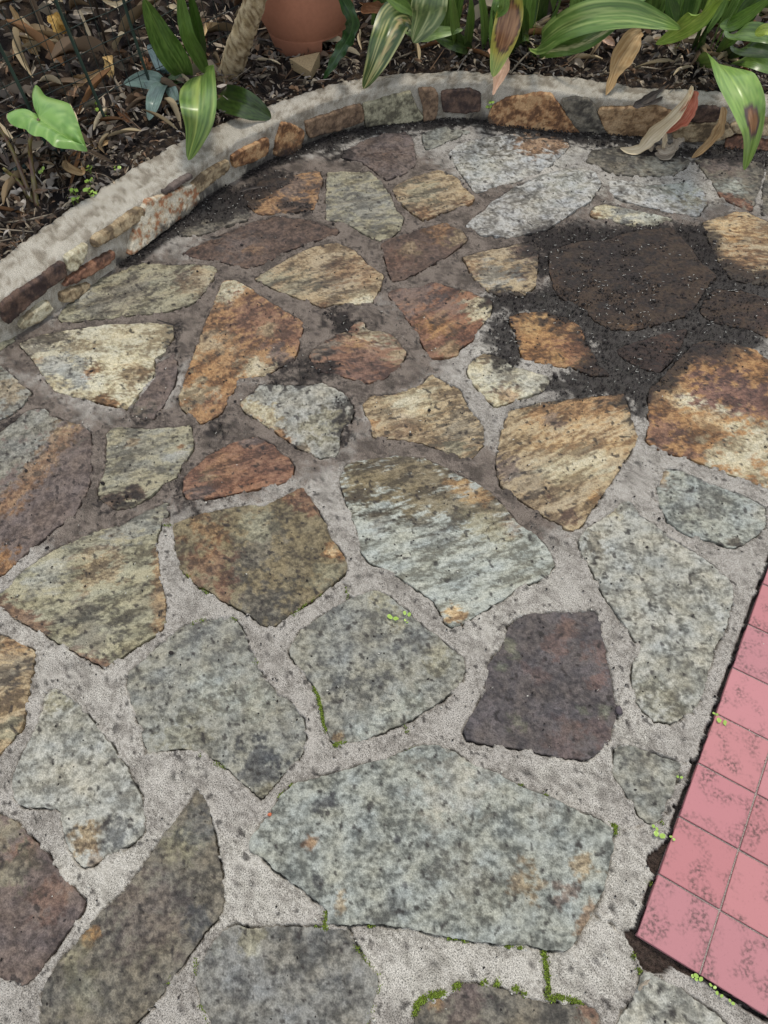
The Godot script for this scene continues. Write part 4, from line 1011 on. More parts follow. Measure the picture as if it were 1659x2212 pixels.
func build_crumbs() -> void:
	var xf := []
	var cols := PackedColorArray()
	var fx := []
	var fc := PackedColorArray()
	var tries := 0
	while xf.size() < 13000 and tries < 120000:
		tries += 1
		var x := rng.randf_range(-1.2, 1.6)
		var z := rng.randf_range(-2.65, -.4)
		var d := sample(grid_soil, x, z) + .3 * n_edge.get_noise_2d(x, z)
		if rng.randf() > d * d * 1.0 + .006: continue
		var r := rng.randf_range(.0012, .0042) * (1.0 if rng.randf() < .94 else 2.2)
		var b := Basis(Vector3.UP, rng.randf() * TAU) * Basis.from_scale(Vector3(r, r * .75, r * rng.randf_range(.8, 1.6)))
		xf.append(Transform3D(b, Vector3(x, .003 + r * .2, z)))
		var c := soil_dark * rng.randf_range(.6, 1.5)
		cols.append(Color(c.x, c.y, c.z))
		if rng.randf() < .05:
			var l := rng.randf_range(.003, .009)
			var bb := Basis(Vector3.UP, rng.randf() * TAU) * Basis.from_scale(Vector3(l, .0009, .0013))
			fx.append(Transform3D(bb, Vector3(x + .004, .006, z)))
			var g := rng.randf_range(.3, .62)
			fc.append(Color(g, g * .97, g * .88))
	var total: float = wall_s[wall_s.size() - 1]
	for i in 4200:
		var w := on_wall(rng.randf() * total)
		var p: Vector2 = w[0] - w[1] * (absf(rng.randfn(0, .022)) - .004)
		if sample(grid_soil, p.x, p.y) < .3: continue
		var r := rng.randf_range(.0015, .006)
		xf.append(Transform3D(Basis(Vector3.UP, rng.randf() * TAU) * Basis.from_scale(Vector3(r, r * .8, r * 1.3)), Vector3(p.x, .004 + rng.randf() * .004, p.y)))
		var c := soil_dark * rng.randf_range(.6, 1.6)
		cols.append(Color(c.x, c.y, c.z))
	var o := scatter(lump(3), "soil_crumbs", mat.crumb, xf, cols)
	tag(o, "dark crumbs of spilt potting soil on the paving", "soil crumbs", "", "stuff")
	var o2 := scatter(lump(9), "straw_flecks", mat.crumb, fx, fc)
	tag(o2, "tiny pale straw flecks in the spilt soil", "flecks", "", "stuff")
	# specks of grit all over the near paving
	var gx := []
	var gc := PackedColorArray()
	for i in 900:
		var x := rng.randf_range(-.9, .9)
		var z := rng.randf_range(-1.6, .15)
		var r := rng.randf_range(.001, .0035)
		var b := Basis(Vector3.UP, rng.randf() * TAU) * Basis.from_scale(Vector3(r, r * .6, r * rng.randf_range(.8, 1.8)))
		gx.append(Transform3D(b, Vector3(x, .004, z)))
		var c := soil_dark * rng.randf_range(.6, 1.6) if rng.randf() < .8 else Vector3(.5, .48, .42)
		gc.append(Color(c.x, c.y, c.z))
	tag(scatter(lump(5), "grit", mat.crumb, gx, gc), "loose dark grit scattered over the near paving stones", "grit", "", "stuff")

func build_moss() -> void:
	var xf := []
	var cols := PackedColorArray()
	for li in MOSS_LINES.size():
		var l: Array = MOSS_LINES[li]
		var thick := 1.0 if li < 17 or li in [17, 18, 20] else .3
		for i in l.size() / 2 - 1:
			var a := Vector2(l[i * 2], l[i * 2 + 1]) * .001
			var b := Vector2(l[i * 2 + 2], l[i * 2 + 3]) * .001
			var n := int(a.distance_to(b) / .00013 * thick) + 3
			for k in n:
				var p := a.lerp(b, rng.randf())
				if n_edge.get_noise_2d(p.x, p.y) < -.25: continue
				p += Vector2(rng.randfn(0, .0023), rng.randfn(0, .0023))
				var r := rng.randf_range(.0009, .003) * (.7 + .3 * thick)
				var bs := Basis(Vector3.UP, rng.randf() * TAU) * Basis.from_scale(Vector3(r, r * rng.randf_range(.8, 1.5), r))
				xf.append(Transform3D(bs, Vector3(p.x, .0008 + rng.randf() * .0026, p.y)))
				var c := lin([136, 160, 60]).lerp(lin([98, 108, 46]), rng.randf()) * rng.randf_range(.4, 1.1)
				cols.append(Color(c.x, c.y, c.z))
	tag(scatter(lump(7), "moss", mat.crumb, xf, cols), "bright green moss growing along the joints of the paving", "moss", "", "stuff")

# ------------------------------------------------------------------ leaves
const LEAF_TONES := {
	"green": [[78, 104, 46], [104, 132, 64], [128, 150, 78]], "green2": [[92, 122, 56], [116, 146, 72], [140, 166, 88]], "dkgreen": [[52, 76, 34], [70, 96, 44], [92, 118, 58]],
	"dkgreen2": [[44, 60, 28], [60, 80, 36], [84, 104, 50]], "ltgreen": [[120, 146, 82], [148, 172, 106], [166, 186, 124]], "bright": [[128, 158, 62], [158, 184, 84], [196, 206, 110]], "yellowgreen": [[140, 158, 62], [170, 184, 80], [196, 204, 110]],
	"stripe1": [[84, 112, 50], [112, 140, 70], [186, 200, 110]], "stripe2": [[64, 84, 44], [88, 108, 60], [200, 196, 134]], "stripe3": [[84, 102, 58], [108, 126, 74], [192, 196, 138]], "long": [[92, 122, 56], [120, 150, 76], [186, 202, 122]],
	"cream_mid": [[66, 90, 40], [88, 114, 54], [198, 192, 146]], "burnt": [[124, 146, 66], [156, 168, 80], [182, 180, 94]], "burnt2": [[112, 146, 66], [138, 170, 84], [164, 188, 96]],
	"drypink": [[196, 160, 136], [214, 184, 160], [168, 124, 100]], "drypinkred": [[186, 108, 88], [206, 136, 112], [150, 90, 72]], "drytan": [[166, 136, 96], [190, 164, 124], [120, 92, 60]], "drytan2": [[146, 118, 84], [172, 146, 110], [104, 80, 56]],
	"drycream": [[196, 180, 150], [216, 202, 176], [150, 126, 96]], "drydark": [[74, 68, 64], [98, 90, 84], [56, 52, 50]], "drygrey": [[150, 138, 122], [178, 166, 150], [104, 92, 80]], "drygold": [[198, 164, 104], [216, 188, 136], [140, 106, 64]],
	"drygold2": [[166, 132, 70], [190, 156, 92], [116, 86, 44]], "drybrown": [[122, 86, 60], [146, 106, 76], [86, 60, 46]], "wavy": [[40, 66, 36], [58, 88, 48], [84, 112, 66]], "bluegreen": [[96, 118, 108], [118, 140, 130], [136, 154, 142]],
	"bluedark": [[60, 82, 84], [78, 100, 100], [96, 114, 112]], "paledry": [[150, 136, 116], [176, 164, 146], [110, 96, 80]], "darkstick": [[74, 64, 58], [92, 80, 72], [56, 48, 44]],
}

func curve_points(mm: Array, n: int) -> PackedVector3Array:
	var p := []
	for i in mm.size() / 3: p.append(Vector3(mm[i * 3], mm[i * 3 + 1], mm[i * 3 + 2]) * .001)
	var r := PackedVector3Array()
	var m := p.size() - 1
	for i in n + 1:
		var t := float(i) / n * m
		var k := mini(int(t), m - 1)
		r.append(p[k].cubic_interpolate(p[k + 1], p[maxi(k - 1, 0)], p[mini(k + 2, m)], t - k))
	return r

func leaf_mesh(d: Array) -> ArrayMesh:
	var style: String = d[0]
	var tone: Array = LEAF_TONES[style]
	var a := lin(tone[0])
	var b := lin(tone[1])
	var k := lin(tone[2])
	var dry := style.begins_with("dry")
	var n := 30
	var across := 22
	var p := curve_points(d[2], n)
	var width: float = d[1] * .001
	var off := rng.randf_range(0, 40)
	var v := PackedVector3Array()
	var c := PackedColorArray()
	var ix := PackedInt32Array()
	var brown := lin([126, 84, 54])
	var brown2 := lin([170, 126, 88])
	var rim := lin([86, 60, 48])
	for i in n + 1:
		var t := float(i) / n
		var tan := (p[mini(i + 1, n)] - p[maxi(i - 1, 0)]).normalized()
		var side := tan.cross(Vector3(0, .62, .78)).normalized()
		var up := side.cross(tan).normalized()
		var w := .5 * width * pow(sin(PI * pow(clampf(t, 0.0, 1.0), .82)), .75)
		if style == "wavy": w *= .72 + .38 * absf(sin(t * 22.0))
		w = maxf(w, .0022 if t < .5 else .0003)
		if dry: w *= .85 + .5 * n_edge.get_noise_2d(t * .12 + off, 3.0)
		for j in across + 1:
			var s := 2.0 * j / across - 1.0
			var fold := .22 * absf(s) * w
			if dry: fold = (.7 * s * s + .5 * n_mid.get_noise_2d(s * .06 + off, t * .25)) * w
			var wave := .10 * w * sin(t * 9.0 + off + s * 2.0) * s * s
			if style == "wavy": wave = .28 * w * sin(t * 44.0) * absf(s)
			v.append(p[i] + side * (s * w) + up * (fold + wave))
			var f := n_fine.get_noise_2d(t * .22 + off, s * .16)
			var rib := n_fine.get_noise_2d(s * .55 + off, t * .02)
			var col := a.lerp(b, smoothstep(-.35, .35, rib + .5 * f))
			if style.begins_with("stripe"):
				var q := n_fleck.get_noise_2d(s * 1.15 + off, t * .03)
				col = col.lerp(k, smoothstep(.08, .3, q) * (.25 if style == "stripe1" else .7))
				if style == "stripe1": col = col.lerp(k, (1.0 - smoothstep(.0, .13, absf(s - .12))) * .7)
				if style == "stripe2": col = col.lerp(lin([196, 170, 120]), (1.0 - smoothstep(.0, .2, absf(s + .3 + .25 * f))) * .7)
			elif style == "cream_mid":
				col = col.lerp(k, (1.0 - smoothstep(.0, .3, absf(s - .1 + .3 * f))) * .8)
			elif style == "long":
				col = col.lerp(k, smoothstep(.02, .3, n_fleck.get_noise_2d(s * .5 + off, t * .04)) * .55)
			else:
				col = col.lerp(k, (1.0 - smoothstep(.0, .09, absf(s))) * .5 + smoothstep(.1, .4, f) * .25)
			if style == "burnt":
				var q := Vector2((t - .45) / .3, (s + .05) / .95).length() + .14 * f
				col = col.lerp(lin([180, 168, 76]), 1.0 - smoothstep(1.0, 1.5, q))
				col = col.lerp(rim, 1.0 - smoothstep(.85, 1.0, q))
				col = col.lerp(brown.lerp(brown2, smoothstep(-.3, .4, rib)), 1.0 - smoothstep(.72, .86, q))
			if style == "burnt2":
				var q := Vector2((t - .7) / .13, (s + .1) / .5).length() + .14 * f
				col = col.lerp(lin([92, 74, 70]), 1.0 - smoothstep(.9, 1.0, q))
				col = col.lerp(brown.lerp(brown2, smoothstep(-.3, .4, rib)), 1.0 - smoothstep(.6, .75, q))
			col *= 1.0 if dry else .88 + .3 * n_fine.get_noise_2d(s * 1.6 + off, t * .03)
			c.append(Color(col.x, col.y, col.z))
	for i in n:
		for j in across:
			var q := i * (across + 1) + j
			ix.append_array([q, q + across + 1, q + across + 2, q, q + across + 2, q + 1])
	return with_normals(v, ix, c)

func leaf_material(style: String) -> Material:
	if style.begins_with("dry"): return mat.dry_leaf
	if style in ["wavy", "bluegreen", "bluedark"]: return mat.gloss_leaf
	return mat.leaf

func tube(p: PackedVector3Array, r0: float, r1: float, sides: int, rough: float, tone: Array, off: float) -> ArrayMesh:
	var v := PackedVector3Array()
	var c := PackedColorArray()
	var ix := PackedInt32Array()
	var a := lin(tone[0])
	var b := lin(tone[1])
	var k := lin(tone[2])
	var n := p.size()
	for i in n:
		var t := float(i) / (n - 1)
		var tan := (p[mini(i + 1, n - 1)] - p[maxi(i - 1, 0)]).normalized()
		var side := tan.cross(Vector3(.1, .2, 1)).normalized()
		var up := side.cross(tan).normalized()
		for j in sides + 1:
			var g := TAU * j / sides
			var d := side * cos(g) + up * sin(g)
			var r := lerpf(r0, r1, t)
			var q := p[i] + d * r
			var e := n_edge.get_noise_3d(q.x * 2 + off, q.y * 1.2, q.z * 2)
			var f := n_fine.get_noise_3d(q.x + off, q.y * .5, q.z)
			q += d * r * rough * (e + .7 * f)
			v.append(q)
			var col := a.lerp(b, smoothstep(-.3, .35, e + .6 * f)).lerp(k, smoothstep(.05, .4, -f + .2 * e) * .8)
			c.append(Color(col.x, col.y, col.z))
	for i in n - 1:
		for j in sides:
			var q := i * (sides + 1) + j
			ix.append_array([q, q + sides + 2, q + sides + 1, q, q + 1, q + sides + 2])
	for e in [0, n - 1]:
		var m := v.size()
		v.append(p[e])
		c.append(c[e * (sides + 1)])
		for j in sides:
			var q: int = e * (sides + 1) + j
			ix.append_array([m, q + 1, q] if e == 0 else [m, q, q + 1])
	return with_normals(v, ix, c)

func leaf_plant(key: String, called: String, label: String, category: String, part := "leaf") -> Node3D:
	var first: Array = LEAVES[key][0][2]
	var at := Vector3(first[0], first[1], first[2]) * .001
	var o := thing(called, Vector3.ZERO, label, category)
	for d in LEAVES[key]: put(leaf_mesh(d), part, leaf_material(d[0]), o)
	return o

func build_plants() -> void:
	leaf_plant("clump_a", "strap_leaf_plant", "broad green leafy plant whose front leaf droops onto the wall beside the bare trunk", "plant")
	leaf_plant("clump_b", "strap_leaf_plant", "clump with cream-striped drooping leaves beside the terracotta pot", "plant")
	leaf_plant("burnt_leaf", "strap_leaf_plant", "yellow-green leaf with a large scorched brown patch hanging over the wall", "plant")
	leaf_plant("long_leaf", "strap_leaf_plant", "green plant with one very long arching leaf in front of the green pot", "plant")
	leaf_plant("clump_c", "strap_leaf_plant", "dense green clump with a drooping leaf that has a brown spot", "plant")
	backing("dark green strap leaves massed behind the striped clump", Vector2(.32, -2.92), .3, 22)
	backing("dark green strap leaves massed behind the long arching leaf", Vector2(.80, -2.98), .26, 14)
	backing("dark green strap leaves massed behind the brown-spotted leaf", Vector2(1.42, -2.86), .34, 30)
	leaf_plant("seedling", "shrub_seedling", "small seedling with blue-grey oval leaves in the leaf litter", "plant")
	leaf_plant("fishbone", "fishbone_cactus", "dark glossy wavy-edged stem hanging down in front of the terracotta pot", "plant", "stem")
	leaf_plant("dry_a", "dead_leaf", "tan dead leaf hanging from the bed onto the wall coping", "leaf", "blade")
	leaf_plant("dry_b", "dead_leaf", "cream and pink dead leaf hanging over the wall down to the paving", "leaf", "blade")
	leaf_plant("dry_c", "dead_leaf", "narrow tan dead leaf slanting over the wall beside the brown-spotted leaf", "leaf", "blade")
	leaf_plant("crumple", "dead_leaf", "crumpled grey dead leaf lying on the paving against the wall", "leaf", "blade")
	leaf_plant("frond", "dead_frond", "dark withered frond lying on the wall coping", "frond", "blade")
	for d in DEBRIS:
		var o := put(leaf_mesh(d[2]), d[0], mat.dry_leaf, self)
		tag(o, d[1], "leaf", "dead leaves and sheaths in the bed")
	for d in STICKS:
		var r: float = d[1][1] * .0005
		var o := put(tube(curve_points(d[1][2], 10), r, r * .75, 8, .25, LEAF_TONES[d[1][0]], rng.randf() * 9), "stick", mat.bark, self)
		tag(o, d[0], "stick", "loose sticks in the bed")
	# arum
	var arum := thing("arum_plant", Vector3.ZERO, "arum plant with one large heart-shaped bright green leaf on purple stalks", "plant")
	put(arum_blade(), "leaf", mat.leaf, arum)
	for s in ARUM_STALKS:
		put(tube(curve_points(s, 14), .0085, .0045, 10, .05, [[98, 70, 58], [118, 112, 62], [84, 58, 54]], 2.0), "stalk", mat.leaf, arum)
	# loose finds on the paving
	var peb := put(lump(31), "pebble", mat.pebble, self)
	peb.position = Vector3(FINDS[0] * .001, .006, FINDS[1] * .001)
	peb.scale = Vector3(.015, .011, .019)
	tag(peb, "dark purple-grey pebble beside the plum-coloured paving stone", "pebble")
	var chip := put(lump(41), "brick_chip", mat.brick_chip, self)
	chip.position = Vector3(FINDS[2] * .001, .005, FINDS[3] * .001)
	chip.scale = Vector3(.009, .006, .006)
	tag(chip, "tiny orange brick chip in the joint of the largest grey stone", "chip")
	for d in FLOOR_LEAVES:
		tag(put(leaf_mesh(d[1]), "dead_leaf", mat.dry_leaf, self), d[0], "leaf")
	# weeds in the bed
	for i in WEEDS.size() / 2:
		var x: float = WEEDS[i * 2] * .001
		var z: float = WEEDS[i * 2 + 1] * .001
		var w := thing("clover_weed", Vector3(x, soil_y(x, z), z), ["tiny green weed in the leaf litter at the fence stake", "tiny green weed at the soil edge of the pale wall coping", "tiny dark green weed beside the arum stalks"][0 if i < 4 else 1 if i < 9 else 2], "weed", "small weeds in the bed")
		sprout(w, .007, 4, .03)
	for i in WALL_WEEDS.size() / 3:
		var w := thing("clover_weed", Vector3(WALL_WEEDS[i * 3], WALL_WEEDS[i * 3 + 1], WALL_WEEDS[i * 3 + 2]) * .001, "tiny blue-green weed growing from the wall face beside the orange wall stone", "weed", "small weeds in the wall")
		sprout(w, .006, 4, .012)
	for i in SPROUTS.size() / 3:
		var w := thing("seedling_sprout", Vector3(SPROUTS[i * 3] * .001, .0, SPROUTS[i * 3 + 1] * .001), ["tiny lime green sprout on the grey stone with the mossy left edge", "tiny lime green sprout at the joint of the pink tiles", "lime green sprout at the mortar gap against the pink tiles", "tiny green sprout in the soil along the end of the pink tiles", "tiny sprout in the dark joint beside a small grey stone"][[0, 0, 0, 1, 1, 2, 2, 2, 3, 3, 3, 3, 3, 4][i]], "sprout", "sprouts in the paving joints")
		sprout(w, maxf(.003, SPROUTS[i * 3 + 2] * .001 * .7), 2, .01)

func backing(label: String, at: Vector2, spread_: float, n: int) -> void:
	var o := thing("strap_leaf_plant", Vector3.ZERO, label, "plant")
	for i in n:
		var foot := Vector3(at.x + rng.randf_range(-spread_, spread_), .1, at.y + rng.randf_range(-.16, .1))
		var lean := Vector3(rng.randf_range(-.16, .16), 0, rng.randf_range(-.12, .1))
		var tall := rng.randf_range(.24, .46)
		var tip := foot + lean * 1.3 + Vector3(0, tall, 0)
		var mid := foot + lean * .45 + Vector3(0, tall * .62, 0)
		if rng.randf() < .35: tip.y -= tall * .45
		var pts := []
		for p in [foot, foot.lerp(mid, .5), mid, tip]: pts.append_array([p.x * 1000, p.y * 1000, p.z * 1000])
		put(leaf_mesh([["dkgreen", "green", "green", "green2", "green2"][rng.randi() % 5], rng.randf_range(38, 72), pts]), "leaf", mat.leaf, o)

func sprout(w: Node3D, r: float, n: int, tall: float) -> void:
	var disc := PackedVector3Array()
	var ix := PackedInt32Array()
	disc.append(Vector3(0, .0, 0))
	for k in 10: disc.append(Vector3(cos(TAU * k / 10) * r, .15 * r * sin(k * 2.1), sin(TAU * k / 10) * r * .8))
	for k in 10: ix.append_array([0, 1 + k, 1 + (k + 1) % 10])
	var m := with_normals(disc, ix)
	for k in n:
		var g := TAU * k / n + rng.randf() * 1.2
		var at := Vector3(cos(g) * r * 1.1, tall * rng.randf_range(.6, 1.0), sin(g) * r * 1.1)
		var o := put(m, "leaf", mat.sprout, w)
		o.position = at
		o.rotation = Vector3(rng.randf_range(-.5, .5), rng.randf() * 6, rng.randf_range(-.5, .5))
		put(tube(PackedVector3Array([Vector3.ZERO, at * Vector3(.3, .6, .3), at]), r * .1, r * .08, 5, 0.0, [[130, 150, 70], [140, 160, 80], [130, 150, 70]], 0), "stalk", mat.leaf, w)

func arum_blade() -> ArrayMesh:
	var o := []
	for i in ARUM_BLADE.size() / 3: o.append(Vector3(ARUM_BLADE[i * 3], ARUM_BLADE[i * 3 + 1], ARUM_BLADE[i * 3 + 2]) * .001)
	var n := o.size()
	var rim := PackedVector3Array()
	for i in n:
		for j in 5:
			var t := j / 5.0
			rim.append((o[i] as Vector3).cubic_interpolate(o[(i + 1) % n], o[(i + n - 1) % n], o[(i + 2) % n], t) if i != 12 and i != 13 and i != n - 1 and i != 0 else (o[i] as Vector3).lerp(o[(i + 1) % n], t))
	var sinus: Vector3 = o[13]
	var tip: Vector3 = o[0]
	var v := PackedVector3Array()
	var c := PackedColorArray()
	var ix := PackedInt32Array()
	var a := lin([92, 132, 56])
	var b := lin([116, 154, 74])
	var k := lin([150, 180, 104])
	var rings := 9
	for i in rim.size():
		var t := clampf((rim[i] - sinus).dot(tip - sinus) / (tip - sinus).length_squared() - .12, 0, 1)
		var m := sinus.lerp(tip, t)
		for j in rings + 1:
			var f := float(j) / rings
			var p := m.lerp(rim[i], f)
			p.y += .016 * sin(f * PI) + .005 * f * sin(i * .16) + .006 * f * sin(i * .05 + 1.0)
			v.append(p)
			var vein := pow(absf(sin(t * 18.0 - f * 2.2 + (2.0 if (i / 5) > 13 else .0))), 14.0) * .6
			var col := a.lerp(b, smoothstep(-.4, .4, n_mid.get_noise_2d(p.x * 2, p.z * 2) + .3 * n_fine.get_noise_2d(p.x, p.z))).lerp(k, maxf(vein, (1.0 - smoothstep(.0, .08, f)) * .7))
			c.append(Color(col.x, col.y, col.z))
	for i in rim.size():
		for j in rings:
			var q := i * (rings + 1) + j
			var q2 := (i + 1) % rim.size() * (rings + 1) + j
			ix.append_array([q, q2, q2 + 1, q, q2 + 1, q + 1])
	return with_normals(v, ix, c)

# ------------------------------------------------------------------ things in the bed
func lathe(prof: Array, sides: int, hole := Vector4.ZERO) -> ArrayMesh:   # prof: [radius, y]; hole: angle from, angle to, y from, y to
	var v := PackedVector3Array()
	var ix := PackedInt32Array()
	var n := prof.size()
	for k in sides + 1:
		var g := TAU * k / sides
		for p in prof: v.append(Vector3(sin(g) * p[0], p[1], cos(g) * p[0]))
	for k in sides:
		var g := TAU * (k + .5) / sides
		for j in n - 1:
			var y: float = (prof[j][1] + prof[j + 1][1]) * .5
			if g > hole.x and g < hole.y and y > hole.z and y < hole.w: continue
			var a := k * n + j
			ix.append_array([a, a + 1, a + n + 1, a, a + n + 1, a + n])
	return with_normals(v, ix)

func build_things() -> void:
	# terracotta pot with a drain slot in its foot
	var pot := thing("terracotta_pot", Vector3(-.185, .106, -2.935), "large round terracotta pot with a rectangular drain slot in its foot", "pot")
	put(lathe([[.11, .0], [.118, .004], [.128, .03], [.138, .066], [.140, .070], [.1385, .0725], [.142, .076], [.158, .11], [.172, .16], [.181, .22], [.185, .29], [.186, .36], [.186, .42], [.198, .425], [.2, .43], [.2, .465], [.196, .47], [.184, .468], [.174, .44], [.168, .3], [.15, .16], [.12, .075], [.115, .07], [.108, .01]], 96, Vector4(.42, .86, .024, .066)), "body", mat.terracotta, pot)
	put(lathe([[.0, .40], [.172, .40]], 32), "potting_soil", mat.soil_plain, pot)
	pot.scale = Vector3.ONE * 1.06
	put(lathe([[.0, .0755], [.12, .0755]], 32), "floor", mat.terracotta, pot)
	# green plastic pot far behind
	var gp := thing("plastic_pot", Vector3(.70, .106, -3.12), "dark green plastic plant pot behind the striped clump", "pot")
	put(lathe([[.0, .0], [.08, .0], [.1, .2], [.112, .2], [.114, .205], [.114, .225], [.11, .228], [.1, .222], [.094, .2], [.078, .01]], 40), "body", mat.green_plastic, gp)
	put(lathe([[.0, .19], [.095, .19]], 24), "potting_soil", mat.soil_plain, gp)
	# bare trunk
	var tree := thing("tree", Vector3.ZERO, "young tree with a rough pale brown trunk rising beside the terracotta pot", "tree")
	put(tube(curve_points(TRUNK_LINE, 60), .042, .031, 22, .17, [[196, 172, 132], [228, 206, 168], [124, 100, 72]], 4.0), "trunk", mat.bark, tree)
	# tan wedge of stone
	var wedge := PackedVector3Array()
	var wi := PackedInt32Array()
	var wp := [Vector3(-.05, .0, -.03), Vector3(.052, .0, -.045), Vector3(.02, .0, .05), Vector3(-.055, .035, -.035), Vector3(.055, .045, -.05), Vector3(.022, .03, .055)]
	for f in [[3, 4, 5], [0, 3, 5, 2], [2, 5, 4, 1], [1, 4, 3, 0]]:
		for k in range(1, f.size() - 1):
			var n0 := wedge.size()
			wedge.append_array([wp[f[0]], wp[f[k]], wp[f[k + 1]]])
			wi.append_array([n0, n0 + 1, n0 + 2])
	var wo := put(with_normals(wedge, wi), "stone_wedge", mat.wedge, self)
	wo.position = Vector3(-.195, .112, -2.72)
	tag(wo, "tan wedge of broken stone on the soil in front of the terracotta pot", "stone")
	# grey rock at the back of the bed
	var rock := put(lump(21), "rock", mat.wedge_grey, self)
	rock.position = Vector3(1.56, .13, -3.05)
	rock.scale = Vector3(.22, .14, .2)
	tag(rock, "rounded purple-grey rock behind the dense green clump", "rock")
	build_fence()

func build_fence() -> void:
	var fence := thing("wire_fence", Vector3(FENCE_A.x, .1, FENCE_A.y), "dark green wire mesh fence on thin stakes behind the arum plant", "fence")
	var along := Vector3(FENCE_DIR.x, 0, FENCE_DIR.y)
	var wire := CylinderMesh.new()
	wire.top_radius = .0012
	wire.bottom_radius = .0012
	wire.radial_segments = 5
	wire.rings = 0
	wire.height = .62
	for k in 34:
		var o := put(wire, "wire", mat.wire, fence)
		o.position = along * (-.5 + k * .045) + Vector3(0, .3, 0)
		o.rotation = Vector3(rng.randf_range(-.03, .03), 0, rng.randf_range(-.03, .03))
	for k in 9:
		var pts := PackedVector3Array()
		for i in 26:
			var x := -.55 + i * .064
			pts.append(along * x + Vector3(0, .02 + k * .072 + .008 * sin(x * 3.0 + k) + .004 * n_edge.get_noise_2d(x, k), .004 * sin(i * 1.3 + k)))
		put(tube(pts, .0014, .0014, 5, 0.0, [[40, 50, 46], [48, 58, 54], [36, 44, 42]], 0), "wire", mat.wire_v, fence)
	for s in [-.42, -.03, .17, .40, .62, .86]:
		var r := .0052
		var pts := PackedVector3Array()
		for i in 8: pts.append(along * s + Vector3(.012 * sin(i * .5 + s * 5.0), -.03 + i * .095, .006))
		put(tube(pts, r, r, 9, .04, [[50, 64, 56], [62, 76, 66], [40, 50, 46]], 1.0), "stake", mat.wire_v, fence)
	var rail := PackedVector3Array()
	for i in 9: rail.append(along * (-.1 + i * .05) + Vector3(0, .012, .02))
	put(tube(rail, .014, .013, 10, .06, [[66, 84, 82], [80, 98, 96], [54, 66, 64]], 1.0), "bottom_rail", mat.wire_v, fence)

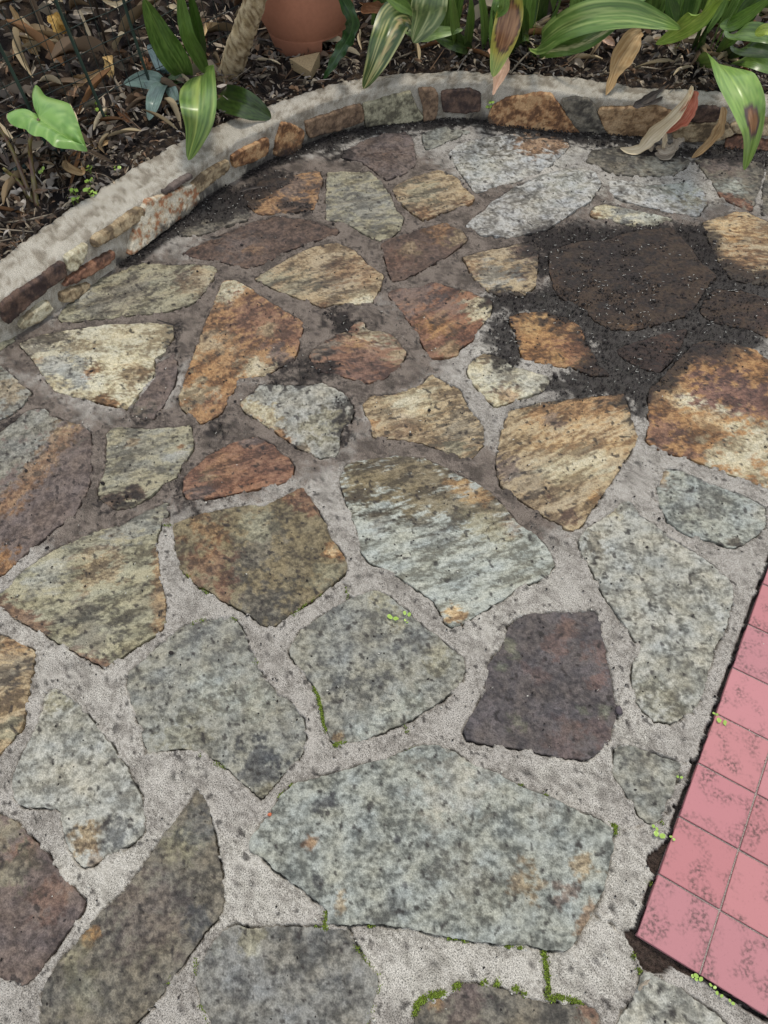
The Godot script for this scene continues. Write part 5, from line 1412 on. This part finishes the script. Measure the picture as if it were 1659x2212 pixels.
# ------------------------------------------------------------------ start
func build_materials() -> void:
	var t_stone := texture_of(noise(5, .03, 5), noise(6, .085, 3), 1024, .2, .34, 210.0, .3)
	var t_mortar := texture_of(noise(7, .11, 3), noise(8, .3, 1), 1024, .5, .3, 206.0, 1.2)
	mat.stone = ground_material(t_stone, 2.6, .5, .74)
	mat.mortar = ground_material(t_mortar, 2.7, .38, .88)
	mat.soil = ground_material(t_mortar, 1.6, .5, .95, .2)
	mat.soil_plain = plain(SOIL_SRGB, .95, .2)
	mat.ground = plain([92, 80, 68], .95, .2)
	mat.grout = ground_material(t_mortar, 3.0, .1, .92)
	mat.grout.albedo_color = Color(.78, .73, .70)
	var dirt := noise(12, .007, 5)
	var dirt_fine := noise(13, .05, 5)
	var ia := dirt.get_seamless_image(1024, 1024).get_data()
	var ib := dirt_fine.get_seamless_image(1024, 1024).get_data()
	var ob := PackedByteArray()
	ob.resize(1024 * 1024 * 3)
	for i in 1024 * 1024:
		var m := smoothstep(.35, .95, ia[i] / 255.0) * smoothstep(.25, .9, ib[i] / 255.0) * .9 + .1 * smoothstep(.7, .85, ib[i] / 255.0)
		var g := 1.0 + (ib[(i * 7) % (1024 * 1024)] - 128) * .0002
		ob[i * 3] = int(clampf(lerpf(255, 120, m) * g, 0, 255))
		ob[i * 3 + 1] = int(clampf(lerpf(255, 140, m) * g, 0, 255))
		ob[i * 3 + 2] = int(clampf(lerpf(255, 132, m) * g, 0, 255))
	var t_tile := ImageTexture.create_from_image(Image.create_from_data(1024, 1024, false, Image.FORMAT_RGB8, ob))
	mat.tiles = []
	for k in 5:
		var m := StandardMaterial3D.new()
		m.albedo_texture = t_tile
		m.albedo_color = Color.from_hsv(fposmod(.99 + .0018 * (k - 2), 1.0), .335 + .006 * ((k * 3) % 5 - 2), .70 + .008 * ((k * 2) % 5 - 2))
		m.uv1_triplanar = true
		m.uv1_world_triplanar = true
		m.uv1_scale = Vector3.ONE * 2.3
		m.roughness = .62
		m.metallic_specular = .4
		m.heightmap_enabled = true
		m.heightmap_texture = t_stone
		m.heightmap_scale = .025
		mat.tiles.append(m)
	var litter := StandardMaterial3D.new()
	litter.vertex_color_use_as_albedo = true
	litter.roughness = .85
	litter.metallic_specular = .3
	mat.litter = litter
	mat.crumb = litter
	mat.bark = ground_material(t_stone, 6.0, .25, .9, .25)
	var leaf := StandardMaterial3D.new()
	leaf.vertex_color_use_as_albedo = true
	leaf.roughness = .32
	leaf.metallic_specular = .5
	leaf.backlight_enabled = true
	leaf.backlight = Color(.22, .25, .14)
	mat.leaf = leaf
	var gloss := leaf.duplicate()
	gloss.roughness = .3
	mat.gloss_leaf = gloss
	var dry := leaf.duplicate()
	dry.roughness = .75
	dry.metallic_specular = .3
	dry.backlight = Color(.3, .26, .2)
	mat.dry_leaf = dry
	var sp := leaf.duplicate()
	sp.vertex_color_use_as_albedo = false
	sp.albedo_color = Color(.60, .72, .32)
	mat.sprout = sp
	mat.wire = plain([38, 48, 44], .6, .4)
	mat.wire_v = litter.duplicate()
	mat.wire_v.roughness = .55
	var terra := StandardMaterial3D.new()
	terra.albedo_texture = texture_of(noise(15, .004, 3), noise(16, .05, 3), 512, .16, .07, 228.0)
	terra.uv1_triplanar = true
	terra.uv1_scale = Vector3.ONE * 2.0
	terra.albedo_color = Color(.76, .52, .41)
	terra.roughness = .68
	terra.metallic_specular = .35
	mat.terracotta = terra
	mat.green_plastic = plain([32, 66, 56], .45, .5)
	mat.wedge = ground_material(t_stone, 4.0, .2, .85)
	mat.wedge.vertex_color_use_as_albedo = false
	mat.wedge.albedo_color = Color(.80, .70, .54)
	mat.pebble = plain([84, 76, 80], .6, .4)
	mat.brick_chip = plain([196, 110, 78], .8, .3)
	mat.wedge_grey = mat.wedge.duplicate()
	mat.wedge_grey.albedo_color = Color(.52, .48, .50)

func _ready() -> void:
	var cam := Camera3D.new()
	cam.name = "camera"
	cam.position = Vector3(0, 1.41801, 0)
	cam.rotation_order = EULER_ORDER_XYZ
	cam.basis = Basis(Vector3.RIGHT, -1.005) * Basis(Vector3.BACK, -.055)
	cam.fov = 71.601
	cam.near = .05
	cam.far = 200.0
	add_child(cam)
	var sky_mat := ProceduralSkyMaterial.new()
	sky_mat.sky_top_color = Color(.86, .89, .93)
	sky_mat.sky_horizon_color = Color(.80, .83, .86)
	sky_mat.ground_bottom_color = Color(.3, .28, .25)
	sky_mat.ground_horizon_color = Color(.5, .5, .48)
	sky_mat.sky_curve = .2
	var sky := Sky.new()
	sky.sky_material = sky_mat
	var env := Environment.new()
	env.background_mode = Environment.BG_SKY
	env.sky = sky
	env.tonemap_mode = Environment.TONE_MAPPER_LINEAR
	env.tonemap_exposure = 1.2
	env.sdfgi_enabled = true
	env.ssao_enabled = true
	env.ssil_enabled = true
	var we := WorldEnvironment.new()
	we.environment = env
	add_child(we)
	var sun := DirectionalLight3D.new()
	sun.name = "sun"
	sun.light_energy = .5
	sun.light_color = Color(1.0, .97, .92)
	sun.light_angular_distance = 12.0
	sun.shadow_enabled = true
	sun.rotation_degrees = Vector3(-66, 150, 0)
	add_child(sun)
	rng.seed = 20
	for k in LOOKS: looks[k] = [dull(lin(LOOKS[k][0]), k), dull(lin(LOOKS[k][1]).lerp(lin(LOOKS[k][0]), .1), k), dull(lin(LOOKS[k][2]).lerp(lin(LOOKS[k][0]), .1), k)]
	soil_dark = lin(SOIL_SRGB)
	n_mid = noise(1, 9.0, 4)
	n_fine = noise(2, 110.0, 2)
	n_fleck = noise(3, 42.0, 3)
	n_edge = noise(4, 24.0, 3)
	n_low = noise(9, 2.5, 3)
	n_spot = noise(10, 34.0, 2)
	var t0 := Time.get_ticks_msec()
	build_materials()
	print("materials ", Time.get_ticks_msec() - t0)
	grid_soil = make_grid(SOIL_SPILLS)
	grid_film = make_grid(SOIL_FILM)
	grid_bare = make_grid(BARE_MORTAR)
	read_wall()
	build_paving()
	print("paving ", Time.get_ticks_msec() - t0)
	build_wall()
	build_soil()
	print("wall ", Time.get_ticks_msec() - t0)
	build_things()
	build_plants()
	build_litter()
	build_moss()
	build_crumbs()
	print("all ", Time.get_ticks_msec() - t0)
